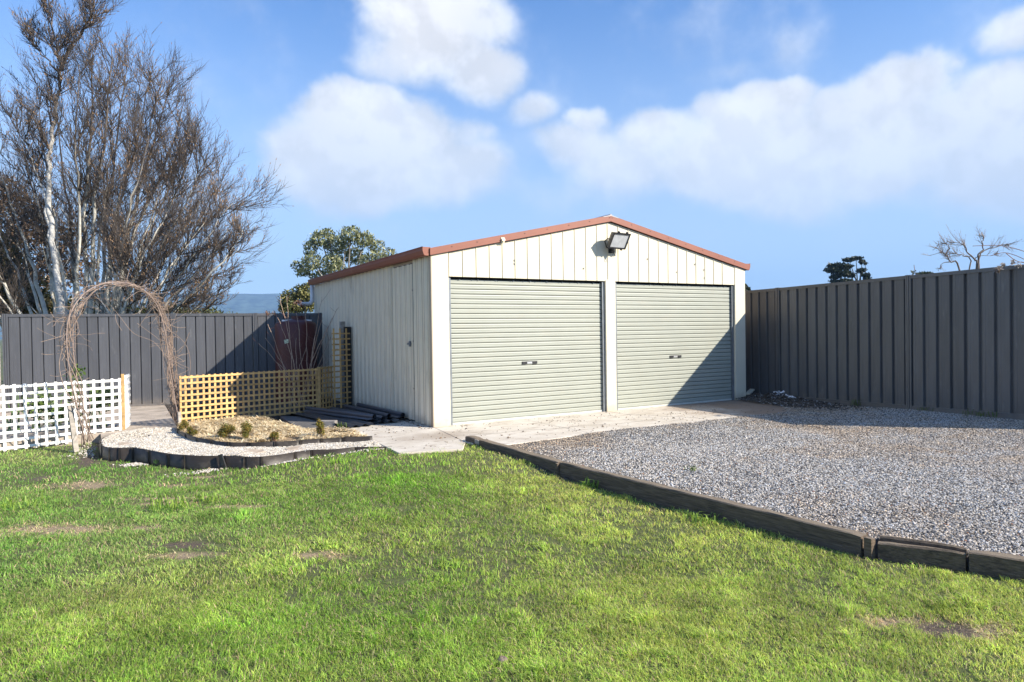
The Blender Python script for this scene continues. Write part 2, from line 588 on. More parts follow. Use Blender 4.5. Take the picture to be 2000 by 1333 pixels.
def grid_sheet(name, xs, ys, zf, m, attr=False, kind='structure'):
    X, Y = np.meshgrid(xs, ys, indexing='ij')
    Z = zf(X, Y)
    nx, ny = X.shape
    V = np.stack([X, Y, Z], -1).reshape(-1, 3)
    i, j = np.meshgrid(np.arange(nx - 1), np.arange(ny - 1), indexing='ij')
    a = (i * ny + j).ravel()
    F = np.stack([a, a + ny, a + ny + 1, a + 1], -1)
    cols = None
    if attr:
        d, b = patch_mask(X.ravel(), Y.ravel())
        cols = np.stack([np.clip(d * 1.3, 0, 1), np.clip(b * 1.3, 0, 1), np.zeros_like(d)], -1)
    me = np_mesh(name, V, F.ravel(), 4, m, cols, True)
    o = bpy.data.objects.new(name, me)
    col.objects.link(o)
    tag(o, kind=kind)
    return o


# the far ground carries everything; the near sheets lie above it
FIELD = mat('pasture', (0.085, 0.10, 0.035), 0.95, 0.35, 0.05, dirt=(0.16, 0.13, 0.06), dirt_amt=0.6, dirt_scale=0.02)
g = MB()
g.add([(-6500, -6500, -0.30), (6500, -6500, -0.30), (6500, 6500, -0.30), (-6500, 6500, -0.30)], [(0, 1, 2, 3)])
tag(g.build('ground', FIELD), kind='structure')

xs = np.concatenate([np.linspace(-16, -6, 21)[:-1], np.linspace(-6, 2.4, 260)])
ys = np.concatenate([np.linspace(-13, -8, 12)[:-1], np.linspace(-8, 3.2, 330)])


def lawn_sheet_z(X, Y):
    z = lawn_z(X, Y) - 0.006
    # the sheet dives under the raised areas so nothing shares its level
    inside = inpoly(X.ravel(), Y.ravel(), LAWN).reshape(X.shape)
    d = polydist(X.ravel(), Y.ravel(), LAWN + [LAWN[0]]).reshape(X.shape)
    return np.where(inside | (d < 0.06), z, np.minimum(z, -0.12) - np.clip(d - 0.06, 0, 0.1))


grid_sheet('lawn_ground', xs, ys, lawn_sheet_z, SOILM, attr=True)

# soil and dusty yard behind the trellises
YARD = mat('dusty_yard_soil', (0.42, 0.355, 0.285), 0.95, 0.3, 3, 0.012, 35, dirt=(0.16, 0.13, 0.10), dirt_amt=0.5, dirt_scale=2.2,
           dirt_lo=0.5)
DARKSOIL = mat('dark_mulch_soil', (0.060, 0.047, 0.036), 0.95, 0.45, 9, 0.02, 45)
y_ = MB()
y_.prism([(-16, 1.7), (-5.1, 2.30), (-4.02, 2.35), (-4.0, 1.75), (-3.97, 1.70), (-3.05, 2.0), (-3.05, 2.42), (-3.0, 6.05), (-3.2, 8.2), (-16, 8.2)], -0.28, -0.018)
tag(y_.build('yard_ground', YARD), kind='structure')
y_ = MB()
y_.prism([(-3.0, 2.40), (-0.80, 3.12), (-0.86, 0.9), (-1.07, 0.9), (-1.07, 0.2), (-1.3, 0.35), (-1.62, 0.85), (-1.48, 2.55),
          (-0.001, 3.6), (-0.001, 5.83), (-3.0, 6.3)], -0.28, -0.012)
tag(y_.build('garden_soil', DARKSOIL), kind='structure')


def concrete_mat():
    m = bpy.data.materials.new('weathered_concrete')
    m.use_nodes = True
    t = NT(m.node_tree)
    bs = t.n['Principled BSDF']
    geo = t.new('ShaderNodeNewGeometry')
    P = geo.outputs['Position']
    sep = t.new('ShaderNodeSeparateXYZ')
    t.l.new(P, sep.inputs[0])
    c = t.mix(t.ss(t.noise(P, 2.2, 7, 0.62), 0.3, 0.7), (0.50, 0.445, 0.365), (0.62, 0.57, 0.49))
    c = t.mix(t.m('MULTIPLY', t.ss(t.noise(P, 120, 3, 0.7), 0.45, 0.8), 0.25), c, (0.30, 0.26, 0.22))
    # brown washed-in soil: towards the fence and by the corner of the shed
    zone = t.ss(t.m('ADD', sep.outputs[0], t.m('MULTIPLY', t.m('SUBTRACT', t.noise(P, 1.6, 6, 0.6), 0.5), 3.0)), 3.6, 5.0)
    c = t.mix(t.m('MULTIPLY', zone, 0.85), c, (0.25, 0.165, 0.105))
    st = t.ss(t.noise(t.scale(P, (1.5, 4, 1)), 1.9, 8, 0.72), 0.52, 0.66)
    c = t.mix(t.m('MULTIPLY', st, 0.62), c, (0.23, 0.165, 0.115))
    sp = t.ss(t.noise(P, 24, 4, 0.75), 0.66, 0.72)
    c = t.mix(t.m('MULTIPLY', sp, 0.7), c, (0.11, 0.08, 0.06))
    d1 = t.vm('DISTANCE', t.scale(P, (1, 1.8, 1)), (-0.25, -1.35 * 1.0, 0))
    c = t.mix(t.m('MULTIPLY', t.ss(t.m('ADD', d1, t.noise(P, 5, 5, 0.7)), 1.35, 0.7), 0.5), c, (0.22, 0.16, 0.11))
    t.l.new(c, bs.inputs['Base Color'])
    bs.inputs['Roughness'].default_value = 0.9
    b = t.new('ShaderNodeBump')
    b.inputs['Distance'].default_value = 0.003
    t.l.new(t.noise(P, 60, 6, 0.7), b.inputs['Height'])
    t.l.new(b.outputs[0], bs.inputs['Normal'])
    return m


CONC = concrete_mat()
gap = 0.006


def slab(poly):
    b = MB()
    b.prism(poly, -0.16, 0.0)
    return tag(b.build('concrete_slab', CONC, bevel=0.006), kind='structure')


slab([(-1.06, 3.1), (-1.06, 0.04), (-0.004, 0.04), (-0.004, 3.1)])
slab([(-1.06, 0.034), (-1.06, -0.2), (-1.13, -1.64), (-0.43, -1.80), (-0.20, -1.40), (-0.004, -0.06), (-0.004, 0.034)])
slab([(0.002, -0.066), (-0.196, -1.406), (-0.02, -1.85), (1.45, -1.72), (1.46, -0.002), (0.30, -0.002), (0.002, -0.002)])
slab([(1.466, -0.002), (1.456, -1.72), (3.15, -1.70), (3.07, -0.002)])
slab([(3.076, -0.002), (3.156, -1.70), (4.70, -1.66), (4.68, -0.002)])
slab([(4.686, -0.002), (4.706, -1.66), (5.3, -1.66), (5.75, -1.2), (6.2, -0.4), (6.26, -0.002)])
b = MB()
b.prism([(0.004, 0.0), (6.25, 0.0), (6.25, 6.3), (0.004, 6.3)], -0.15, 0.003)
tag(b.build('shed_floor', CONC), kind='structure')
# hairline cracks
b = MB()
CR = mat('crack_dirt', (0.10, 0.075, 0.055), 0.95)
for pts in ([(0.1, -0.9), (0.5, -1.0), (0.9, -0.95), (1.3, -1.1), (1.8, -1.05), (2.3, -1.2), (3.0, -1.15)],
            [(3.0, -0.3), (3.2, -0.55), (3.35, -0.95), (3.6, -1.3), (3.62, -1.6)]):
    for (x0, y0), (x1, y1) in zip(pts[:-1], pts[1:]):
        b.bar((x0, y0, 0.0005), (x1, y1, 0.0005), 0.006, 0.002)
tag(b.build('slab_crack', CR), kind='structure')

GRAVM = mat('gravel_base', (0.10, 0.095, 0.09), 0.95, 0.4, 40, 0.01, 70, dirt=(0.26, 0.20, 0.15), dirt_amt=0.5, dirt_scale=2)
GRAVEL = [(-0.07, -1.9), (0.02, -3.23), (0.31, -6.22), (0.53, -6.66), (1.0, -7.7), (2.2, -9.6), (4.5, -13), (12, -13), (12, -8.0), (8.15, -7.45),
          (6.6, -5.7), (6.64, -4.36), (6.70, -2.9), (6.84, -0.3), (6.95, 2.0), (6.27, 2.0), (6.27, -0.02), (6.16, -0.45), (5.78, -1.18), (5.32, -1.62),
          (3.16, -1.66), (0.9, -1.72)]


def grav_z(x, y):
    return 0.002 + 0.05 * np.clip((x - 4.6) / 2, 0, 1) * np.clip((-y) / 4.0, 0, 1) + 0.02 * (vnoise(x, y, 0.9, 21) - 0.5) \
        - 0.03 * np.clip((-1.9 - y) / 3, 0, 1) * np.clip((1.2 - x) / 1.2, 0, 1) + 0.012 * (vnoise(x, y, 2.7, 22) - 0.5) - 0.004


def grav_sheet(X, Y):
    inside = inpoly(X.ravel(), Y.ravel(), GRAVEL).reshape(X.shape)
    d = polydist(X.ravel(), Y.ravel(), GRAVEL + [GRAVEL[0]]).reshape(X.shape)
    return np.where(inside | (d < 0.03), grav_z(X, Y), -0.27)


grid_sheet('gravel_ground', np.linspace(-0.2, 12, 300), np.linspace(-13, 2.1, 300), grav_sheet, GRAVM)


# ------------------------------------------------------------------ stones by geometry nodes
def stone_cloud(name, pts, scales, cols, m, squash=(1, 0.8, 0.62), subdiv=1):
    me = bpy.data.meshes.new(name)
    me.vertices.add(len(pts))
    me.vertices.foreach_set('co', np.ascontiguousarray(pts, dtype=np.float32).ravel())
    a = me.attributes.new('size', 'FLOAT', 'POINT')
    a.data.foreach_set('value', scales.astype(np.float32))
    a = me.attributes.new('tint', 'FLOAT_VECTOR', 'POINT')
    a.data.foreach_set('vector', np.ascontiguousarray(cols, dtype=np.float32).ravel())
    o = bpy.data.objects.new(name, me)
    col.objects.link(o)
    ng = bpy.data.node_groups.new(name + '_nodes', 'GeometryNodeTree')
    ng.interface.new_socket('Geometry', in_out='INPUT', socket_type='NodeSocketGeometry')
    ng.interface.new_socket('Geometry', in_out='OUTPUT', socket_type='NodeSocketGeometry')
    N, L = ng.nodes, ng.links
    gi, go = N.new('NodeGroupInput'), N.new('NodeGroupOutput')
    ico = N.new('GeometryNodeMeshIcoSphere')
    ico.inputs['Radius'].default_value = 1.0
    ico.inputs['Subdivisions'].default_value = subdiv
    sp = N.new('GeometryNodeSetPosition')
    rv = N.new('FunctionNodeRandomValue')
    rv.data_type = 'FLOAT_VECTOR'
    rv.inputs[0].default_value = (-0.28, -0.28, -0.28)
    rv.inputs[1].default_value = (0.28, 0.28, 0.28)
    L.new(ico.outputs['Mesh'], sp.inputs['Geometry'])
    L.new(rv.outputs[0], sp.inputs['Offset'])
    tr = N.new('GeometryNodeTransform')
    tr.inputs['Scale'].default_value = squash
    L.new(sp.outputs[0], tr.inputs['Geometry'])
    sm = N.new('GeometryNodeSetMaterial')
    sm.inputs['Material'].default_value = m
    L.new(tr.outputs[0], sm.inputs['Geometry'])
    m2p = N.new('GeometryNodeMeshToPoints')
    L.new(gi.outputs[0], m2p.inputs[0])
    iop = N.new('GeometryNodeInstanceOnPoints')
    L.new(m2p.outputs[0], iop.inputs['Points'])
    L.new(sm.outputs[0], iop.inputs['Instance'])
    rr = N.new('FunctionNodeRandomValue')
    rr.data_type = 'FLOAT_VECTOR'
    rr.inputs[0].default_value = (-0.5, -0.5, 0)
    rr.inputs[1].default_value = (0.5, 0.5, 6.283)
    e2r = N.new('FunctionNodeEulerToRotation')
    L.new(rr.outputs[0], e2r.inputs[0])
    L.new(e2r.outputs[0], iop.inputs['Rotation'])
    na = N.new('GeometryNodeInputNamedAttribute')
    na.data_type = 'FLOAT'
    na.inputs[0].default_value = 'size'
    L.new(na.outputs[0], iop.inputs['Scale'])
    L.new(iop.outputs[0], go.inputs[0])
    md = o.modifiers.new('scatter', 'NODES')
    md.node_group = ng
    me.materials.append(m)
    return o


def inst_mat(name, rough=0.85, bump=0.0):
    m = bpy.data.materials.new(name)
    m.use_nodes = True
    t = NT(m.node_tree)
    bs = t.n['Principled BSDF']
    a = t.new('ShaderNodeAttribute', attribute_name='tint')
    a.attribute_type = 'INSTANCER'
    t.l.new(a.outputs['Vector'], bs.inputs['Base Color'])
    bs.inputs['Roughness'].default_value = rough
    return m


def sample_poly(poly, n, seed, clip=None):
    r = np.random.default_rng(seed)
    P = np.array(poly)
    if clip:
        x0, x1, y0, y1 = clip
    else:
        x0, x1, y0, y1 = P[:, 0].min(), P[:, 0].max(), P[:, 1].min(), P[:, 1].max()
    x = r.uniform(x0, x1, n)
    y = r.uniform(y0, y1, n)
    k = inpoly(x, y, poly)
    return x[k], y[k]


def tone(n, r, dark, light, warm=0.08):
    t = r.beta(1.0, 1.0, n)[:, None]
    c = np.array(dark)[None] * (1 - t) + np.array(light)[None] * t
    w = r.normal(0, warm, n)[:, None] * np.array([1, 0.25, -0.9])[None]
    return np.clip(c * (1 + w), 0.01, 0.9)


# gravel: grey and white chips
GM = inst_mat('gravel_chip')
r_ = np.random.default_rng(5)
gx, gy = [], []
for (y0, y1, dens) in ((-9.5, -5.0, 7800), (-5.0, -3.0, 6400), (-3.0, 0.5, 4600)):
    x0, x1 = -0.2, 8.3
    x, y = sample_poly(GRAVEL, int((x1 - x0) * (y1 - y0) * dens), int(dens), (x0, x1, y0, y1))
    # keep what the photograph can nearly see
    dd = (x - CAM.x) * 0.501 + (y - CAM.y) * 0.865
    ll = (x - CAM.x) * 0.865 - (y - CAM.y) * 0.501
    k = (dd > 3.0) & (ll < dd * 0.92 + 1.8)
    # thin where soil has washed over it
    soil = vnoise(x, y, 0.8, 31) * 0.6 + vnoise(x, y, 3, 32) * 0.4
    thin = np.clip((y + 3.0) / 1.2, 0, 1) * 0.5 * np.clip((soil - .35) * 4, 0, 1)
    k &= r_.random(len(x)) > thin
    gx.append(x[k])
    gy.append(y[k])
x = np.concatenate(gx)
y = np.concatenate(gy)
n = len(x)
sz = r_.uniform(0.0042, 0.0095, n) * np.where(r_.random(n) < 0.05, 1.4, 1)
dist = np.hypot(x - CAM.x, y - CAM.y)
z = grav_z(x, y) + sz * 0.35
cols = tone(n, r_, (0.045, 0.043, 0.043), (0.70, 0.66, 0.60), 0.07)
bw = np.clip(((vnoise(x, y, 0.9, 33) * 0.6 + vnoise(x, y, 4, 34) * 0.4 + 0.35 * np.clip((y + 3.2) / 1.8, 0, 1)) - 0.45) * 2, 0, 1)[:, None]
cols *= 1 - bw * np.array([[0.05, 0.20, 0.36]])
rare = r_.random(n) < 0.012
cols[rare] = np.array([0.30, 0.14, 0.07])
tag(stone_cloud('gravel', np.stack([x, y, z], -1), sz, cols, GM), 'loose grey and white gravel of the driveway held by timber sleepers',
    'gravel', kind='stuff')

# white pebbles between the two edgings
PEB = [(-1.12, -1.13)] + OUTER[1:] + [(-3.90, 1.95), (-3.72, 2.25), (-3.50, 2.5), (-3.12, 2.45)] + [(a - 0.01, b_ - 0.01) for a, b_ in INNER[::-1][1:]]
pb = MB()
PEBM = mat('pebble_bed', (0.42, 0.39, 0.34), 0.95, 0.3, 20, 0.01, 60)
pb.prism([(a + 0.012, b_ + 0.02) for a, b_ in PEB], -0.26, -0.022)
tag(pb.build('pebble_bed_ground', PEBM), kind='structure')
x, y = sample_poly(PEB, 74000, 8)
d_in = polydist(x, y, OUTER)
k = d_in > 0.012
x, y = x[k], y[k]
edge = (y > 1.2) & (vnoise(x, y, 3, 41) > 0.45)
k = ~(edge & (r_.random(len(x)) < 0.6))
x, y = x[k], y[k]
# a few have spilled over the edging
sx_, sy_ = [], []
for (cx, cy, sdx, sdy, nn) in ((-3.62, 0.18, .09, .07, 260), (-2.9, -0.75, .16, .05, 200), (-4.1, 1.5, .12, .25, 260), (-1.3, -1.2, .22, .03, 120),
                               (-2.2, -1.08, .2, .03, 100)):
    sx_.append(r_.normal(cx, sdx, nn))
    sy_.append(r_.normal(cy, sdy, nn))
sx_ = np.concatenate(sx_)
sy_ = np.concatenate(sy_)
k = inpoly(sx_, sy_, LAWN)
sx_, sy_ = sx_[k], sy_[k]
z = np.concatenate([-0.022 + 0.030 * vnoise(x, y, 3.5, 43), lawn_z(sx_, sy_) + 0.008])
x = np.concatenate([x, sx_])
y = np.concatenate([y, sy_])
n = len(x)
sz = r_.uniform(0.007, 0.014, n)
cols = tone(n, r_, (0.30, 0.26, 0.21), (0.68, 0.64, 0.56), 0.05)
cols[r_.random(n) < 0.08] = (0.30, 0.26, 0.2)
tag(stone_cloud('white_pebbles', np.stack([x, y, z + sz * 0.3], -1), sz, cols, inst_mat('white_pebble')),
    'white pebbles filling the curved path inside the black edging', 'pebbles', kind='stuff')

# stepping stones almost sunk in the pebbles
SANDST = mat('pinkish_sandstone', (0.47, 0.375, 0.28), 0.9, 0.25, 6, 0.004, 30)
sdesc = ['nearest the foot of the white trellis', 'at the far end of the pebble path by the arch', 'half buried below the arch opening',
         'in the middle of the path before the straw bed', 'right of the middle one, before the tallest hedge shrub', 'rightmost, close to the concrete slab']
for (cx, cy, rr_), de in zip([(-3.62, 1.06, .21), (-3.46, 1.92, .2), (-3.24, 0.40, .13), (-2.52, -0.55, .17), (-1.98, -0.62, .17), (-1.28, -0.74, .15)], sdesc):
    b = MB()
    n = 14
    b.prism([(cx + rr_ * (1 + random.uniform(-.12, .12)) * math.cos(i * 2 * math.pi / n), cy + rr_ * 0.9 * (1 + random.uniform(-.12, .12)) * math.sin(i * 2 * math.pi / n))
             for i in range(n)], -0.05, -0.001)
    tag(b.build('stepping_stone', SANDST, bevel=0.006), 'pinkish stepping stone ' + de, 'stepping stone', 'stepping stones set in the white pebble path')

# ------------------------------------------------------------------ shed
W, HW, L_, AP, HD = 6.253, 2.40, 6.32, 3.07, 2.11
shed = thing('shed', (0, 0, 0), 'cream steel double garage with gable front, terracotta trim and two pale green roller doors', 'garage')
PIT = 0.2163
slope = (AP - HW) / (W / 2)


def roofz(x):
    return HW + slope * (W / 2 - abs(x - W / 2))


# front frame: corner columns, centre post, gable pans
def front_col(x0, x1, ztop0, ztop1, name='column', y0=-0.012, y1=0.10):
    b = MB()
    vs = [(x0, y0, 0.0), (x1, y0, 0.0), (x1, y1, 0.0), (x0, y1, 0.0), (x0, y0, ztop0), (x1, y0, ztop1), (x1, y1, ztop1), (x0, y1, ztop0)]
    b.add(vs, [(0, 3, 2, 1), (4, 5, 6, 7), (0, 1, 5, 4), (1, 2, 6, 5), (2, 3, 7, 6), (3, 0, 4, 7)])
    return b.build(name, CREAM, shed, bevel=0.004)


front_col(0.0, 0.256, roofz(0) - 0.004, roofz(0.256) - 0.004)
front_col(5.990, W, roofz(5.990) - 0.004, roofz(W) - 0.004)
front_col(3.030, 3.228, HD + 0.02, HD + 0.02, y0=-0.008)
seams = [0.262 + PIT * i for i in range(27)]
seams[-1] = 5.988
for i in range(len(seams) - 1):
    a, c = seams[i], seams[i + 1]
    b = MB()
    # flat pan with a narrow raised rib at its left edge
    prof = [(a + 0.0015, -0.001), (a + 0.004, -0.011), (a + 0.012, -0.012), (a + 0.016, -0.002), (a + 0.10, -0.002), (a + 0.106, -0.0035), (a + 0.112, -0.002), (c - 0.0015, -0.002)]
    zb = HD
    n = len(prof)
    vs = [(px_, py_, zb) for px_, py_ in prof] + [(px_, py_, roofz(px_) - 0.01) for px_, py_ in prof]
    vs += [(px_, 0.02, zb) for px_, py_ in prof] + [(px_, 0.02, roofz(px_) - 0.01) for px_, py_ in prof]
    fs = []
    for k in range(n - 1):
        fs += [(k, k + 1, n + k + 1, n + k), (2 * n + k + 1, 2 * n + k, 3 * n + k, 3 * n + k + 1), (k + 1, k, 2 * n + k, 2 * n + k + 1), (n + k, n + k + 1, 3 * n + k + 1, 3 * n + k)]
    fs += [(0, n, 3 * n, 2 * n), (n - 1, 3 * n - 1, 4 * n - 1, 2 * n - 1)]
    b.add(vs, fs)
    b.build('gable_panel', CREAM, shed)
b = MB()
b.box(0.256, 5.99, 0.021, 0.10, HD - 0.004, HD + 0.05)
b.build('door_lintel', DARKGAP, shed)
b = MB()
b.add([(0.2, 0.105, HD), (6.05, 0.105, HD), (6.05, 0.105, 2.42), (W / 2, 0.105, AP - 0.04), (0.2, 0.105, 2.42)], [(0, 1, 2, 3, 4)])
b.build('gable_backing', DARKGAP, shed)


# side walls, each pan a piece
def wall_mesh(pitch, h, name, m):
    b = MB()
    prof = [(0.001, 0.0), (0.006, 0.030), (0.020, 0.030), (0.046, 0.0), (pitch * .42, 0), (pitch * .43, 0.009), (pitch * .47, 0.009), (pitch * .53, 0),
            (pitch * .70, 0), (pitch * .71, 0.009), (pitch * .75, 0.009), (pitch * .81, 0), (pitch - 0.001, 0)]
    n = len(prof)
    vs = [(u, -v, 0) for u, v in prof] + [(u, -v, h) for u, v in prof]
    vs += [(u, -v + 0.003, 0) for u, v in prof] + [(u, -v + 0.003, h) for u, v in prof]
    fs = []
    for k in range(n - 1):
        fs += [(k, k + 1, n + k + 1, n + k), (2 * n + k + 1, 2 * n + k, 3 * n + k, 3 * n + k + 1)]
    fs += [(0, n, 3 * n, 2 * n), (n - 1, 3 * n - 1, 4 * n - 1, 2 * n - 1)]
    b.add(vs, fs)
    me = b.mesh(name, m)
    me.materials.append(RIB_LIT)  # second slot: paler rib faces, light put into the colour
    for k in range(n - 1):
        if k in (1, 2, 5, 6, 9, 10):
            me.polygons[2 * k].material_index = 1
    return me


RIB_LIT = mat('lit_rib_steel', (0.76, 0.68, 0.53), 0.3, 0.04, 3, dirt=(0.25, 0.19, 0.13), dirt_amt=0.4, dirt_scale=3,
             dirt_stretch=(4, 4, 0.35), dirt_lo=0.55, splash=((0.30, 0.22, 0.15), 0.5))  # paler rib colour stands for the light the ribs catch
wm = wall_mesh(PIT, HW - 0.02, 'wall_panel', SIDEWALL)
DY0, DY1, DTOP = 0.62, 1.455, 2.34
# local +x of a pan runs from back to front on the left wall (its outer side faces -x)
npan = 24
yv = L_
kk = 0
while yv > DY1 + 0.02:
    kk += 1
    w_ = min(PIT - (0.007 if kk % 4 == 0 else 0), yv - DY1 - 0.010)
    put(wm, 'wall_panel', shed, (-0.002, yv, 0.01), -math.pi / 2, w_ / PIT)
    yv -= PIT
yv = DY0 - 0.010
while yv > 0.01:
    w_ = min(PIT, yv)
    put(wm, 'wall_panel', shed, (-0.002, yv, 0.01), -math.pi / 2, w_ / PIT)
    yv -= PIT
for i in range(29):   # right wall, beside the fence
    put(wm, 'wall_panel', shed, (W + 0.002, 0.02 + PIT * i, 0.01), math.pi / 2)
# strip above the door
b = MB()
b.box(-0.004, 0.012, DY0 - 0.003, DY1 + 0.003, DTOP + 0.010, HW - 0.01)
b.build('door_header', SIDEWALL, shed)
b = MB()
b.box(0.020, 0.05, 0.02, L_ - 0.02, 0.0, HW - 0.02)
b.box(W - 0.05, W - 0.004, 0.02, L_ - 0.02, 0.0, HW - 0.02)
b.box(0.03, W - 0.03, L_ - 0.04, L_, 0.0, HW - 0.02)
b.build('wall_frame', DARKGAP, shed)
b = MB()
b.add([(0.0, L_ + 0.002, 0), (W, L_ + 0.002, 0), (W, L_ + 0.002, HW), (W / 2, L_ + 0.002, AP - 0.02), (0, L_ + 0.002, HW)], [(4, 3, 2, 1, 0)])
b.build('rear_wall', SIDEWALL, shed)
# side door clad with the same sheet
sd = bpy.data.objects.new('side_door', None)
sd.location = (0, DY0, 0)
col.objects.link(sd)
sd.parent = shed
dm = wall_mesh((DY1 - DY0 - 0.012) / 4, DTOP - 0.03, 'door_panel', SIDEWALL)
dw = (DY1 - DY0 - 0.012) / 4
for i in range(4):
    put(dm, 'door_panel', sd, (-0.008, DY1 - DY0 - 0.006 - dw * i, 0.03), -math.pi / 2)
b = MB()
b.box(-0.038, -0.022, DY0 + 0.11, DY0 + 0.25, 1.145, 1.175)
b.box(-0.034, -0.018, DY0 + 0.13, DY0 + 0.19, 1.12, 1.20)
b.build('latch', STEEL, sd)
for yy in (DY0 - 0.004, DY1 + 0.004):
    b = MB()
    b.box(-0.033, 0.0, yy - 0.005, yy + 0.005, 0.02, DTOP)
    b.build('door_gap_shade', DARKGAP, sd)  # dark strips added to stand for shade in the gap round the door
b = MB()
b.box(-0.012, 0.0, DY0 + 0.002, DY1 - 0.002, DTOP - 0.004, DTOP + 0.008)
b.build('door_gap_shade', DARKGAP, sd)
b = MB()
for zz in (0.5, 1.2, 1.95):
    for yy in (DY1 - 0.02, DY0 + 0.03):
        b.box(-0.030, -0.022, yy - 0.006, yy + 0.006, zz - 0.006, zz + 0.006)
b.build('screw', DARKGAP, sd)['kind'] = 'stuff'
# corner flashing on the left front corner
b = MB()
b.box(-0.012, 0.0, -0.012, 0.075, 0.0, HW - 0.01)
b.build('corner_flashing', SIDEWALL, shed)
b = MB()
for (x0, z0) in [(0.6, 2.55), (1.34, 2.38), (1.34, 2.33), (2.6, 2.3), (3.92, 2.5), (4.57, 2.3), (5.22, 2.36), (5.23, 2.22), (5.0, 2.45)]:
    b.box(x0 - 0.008, x0 + 0.008, -0.016, -0.010, z0 - 0.012, z0 + 0.012)
for i in range(26):
    b.box(0.31 + PIT * i, 0.316 + PIT * i, -0.006, -0.001, HD + 0.012, HD + 0.018)
b.build('screw', OLDWOOD, shed)['kind'] = 'stuff'

# roof sheets: corrugated profile
for sgn in (0, 1):
    b = MB()
    ny_ = int((L_ + 0.10) / 0.03)
    vs = []
    xr = [(-0.06, roofz(0) - slope * 0.06 + 0.02), (W / 2, AP + 0.045)] if sgn == 0 else [(W + 0.06, roofz(0) - slope * 0.06 + 0.02), (W / 2, AP + 0.045)]
    for j in range(ny_ + 1):
        yy = -0.03 + j * (L_ + 0.10) / ny_
        dz = 0.009 if j % 4 < 1 else 0.0
        for (xx, zz) in xr:
            vs.append((xx, yy, zz + dz + 0.035))
    for j in range(ny_ + 1):
        yy = -0.03 + j * (L_ + 0.10) / ny_
        for (xx, zz) in xr:
            vs.append((xx, yy, zz + 0.02))
    off = 2 * (ny_ + 1)
    fs = []
    for j in range(ny_):
        q = (2 * j, 2 * j + 2, 2 * j + 3, 2 * j + 1)
        fs.append(q if sgn else q[::-1])
        q = (off + 2 * j, off + 2 * j + 1, off + 2 * j + 3, off + 2 * j + 2)
        fs.append(q if sgn else q[::-1])
    b.add(vs, fs)
    b.build('roof_sheet', TERRA, shed)
# ridge cap
b = MB()
b.extrude([(W / 2 - 0.16, 0, AP + 0.065), (W / 2 - 0.03, 0, AP + 0.095), (W / 2, 0, AP + 0.118), (W / 2 + 0.03, 0, AP + 0.095), (W / 2 + 0.16, 0, AP + 0.065),
           (W / 2 + 0.15, 0, AP + 0.055), (W / 2, 0, AP + 0.085), (W / 2 - 0.15, 0, AP + 0.055)], (0, -0.045, 0), (0, L_ + 0.06, 0), closed=True)
b.build('ridge_cap', mat('faded_ridge_steel', (0.40, 0.36, 0.35), 0.5), shed)
# barge boards on the front gable
BH = 0.098
for sgn in (0, 1):
    b = MB()
    if sgn == 0:
        p0, p1 = (-0.03, roofz(0) - slope * 0.03), (W / 2 - 0.001, AP)
    else:
        p0, p1 = (W + 0.075, roofz(0) - slope * 0.075), (W / 2 + 0.001, AP)
    vs = []
    for yy in (-0.042, -0.013):
        vs += [(p0[0], yy, p0[1]), (p1[0], yy, p1[1]), (p1[0], yy, p1[1] + BH), (p0[0], yy, p0[1] + BH)]
    fs = [(0, 1, 2, 3), (7, 6, 5, 4), (0, 4, 5, 1), (3, 2, 6, 7), (1, 5, 6, 2), (0, 3, 7, 4)]
    b.add(vs, fs)
    # folded lip under the board
    b.add([(p0[0], -0.047, p0[1] - 0.001), (p1[0], -0.047, p1[1] - 0.001), (p1[0], -0.047, p1[1] + 0.010), (p0[0], -0.047, p0[1] + 0.010),
           (p0[0], -0.0425, p0[1] - 0.001), (p1[0], -0.0425, p1[1] - 0.001), (p1[0], -0.0425, p1[1] + 0.010), (p0[0], -0.0425, p0[1] + 0.010)], fs)
    b.build('barge_board', TERRA, shed)
b = MB()
for i in range(8):
    for x0 in (0.3 + i * 0.40,):
        b.box(x0 - 0.006, x0 + 0.006, -0.046, -0.041, roofz(x0) + 0.055, roofz(x0) + 0.067)
        b.box(W - x0 - 0.006, W - x0 + 0.006, -0.046, -0.041, roofz(x0) + 0.055, roofz(x0) + 0.067)
b.build('barge_screw', DARKGAP, shed)['kind'] = 'stuff'
# gutters along both eaves: a quad profile with a rolled front lip
for sgn in (-1, 1):
    b = MB()
    x_in = -0.016 if sgn < 0 else W + 0.016
    pr = [(0, 0.105), (0, 0.0), (0.02, -0.012), (0.085, -0.012), (0.100, 0.0), (0.118, 0.055), (0.118, 0.095), (0.128, 0.104), (0.118, 0.112),
          (0.110, 0.100), (0.110, 0.058), (0.094, 0.004), (0.083, -0.004), (0.022, -0.004), (0.008, 0.004), (0.008, 0.105)]
    P3 = [(x_in + sgn * u, 0, HW + v) for u, v in pr]
    b.extrude(P3, (0, -0.02, 0), (0, L_ + 0.12, 0))
    n_ = len(P3)
    gut = b.build('gutter', TERRA, shed)
    for yy in (-0.022, L_ + 0.118):
        b = MB()
        b.extrude([(x_in, 0, HW + 0.105), (x_in, 0, HW), (x_in + sgn * 0.02, 0, HW - 0.012), (x_in + sgn * 0.085, 0, HW - 0.012), (x_in + sgn * 0.1, 0, HW),
                   (x_in + sgn * 0.118, 0, HW + 0.055), (x_in + sgn * 0.118, 0, HW + 0.105)], (0, yy, 0), (0, yy + 0.004, 0), closed=True)
        b.build('end_cap', TERRA, gut)
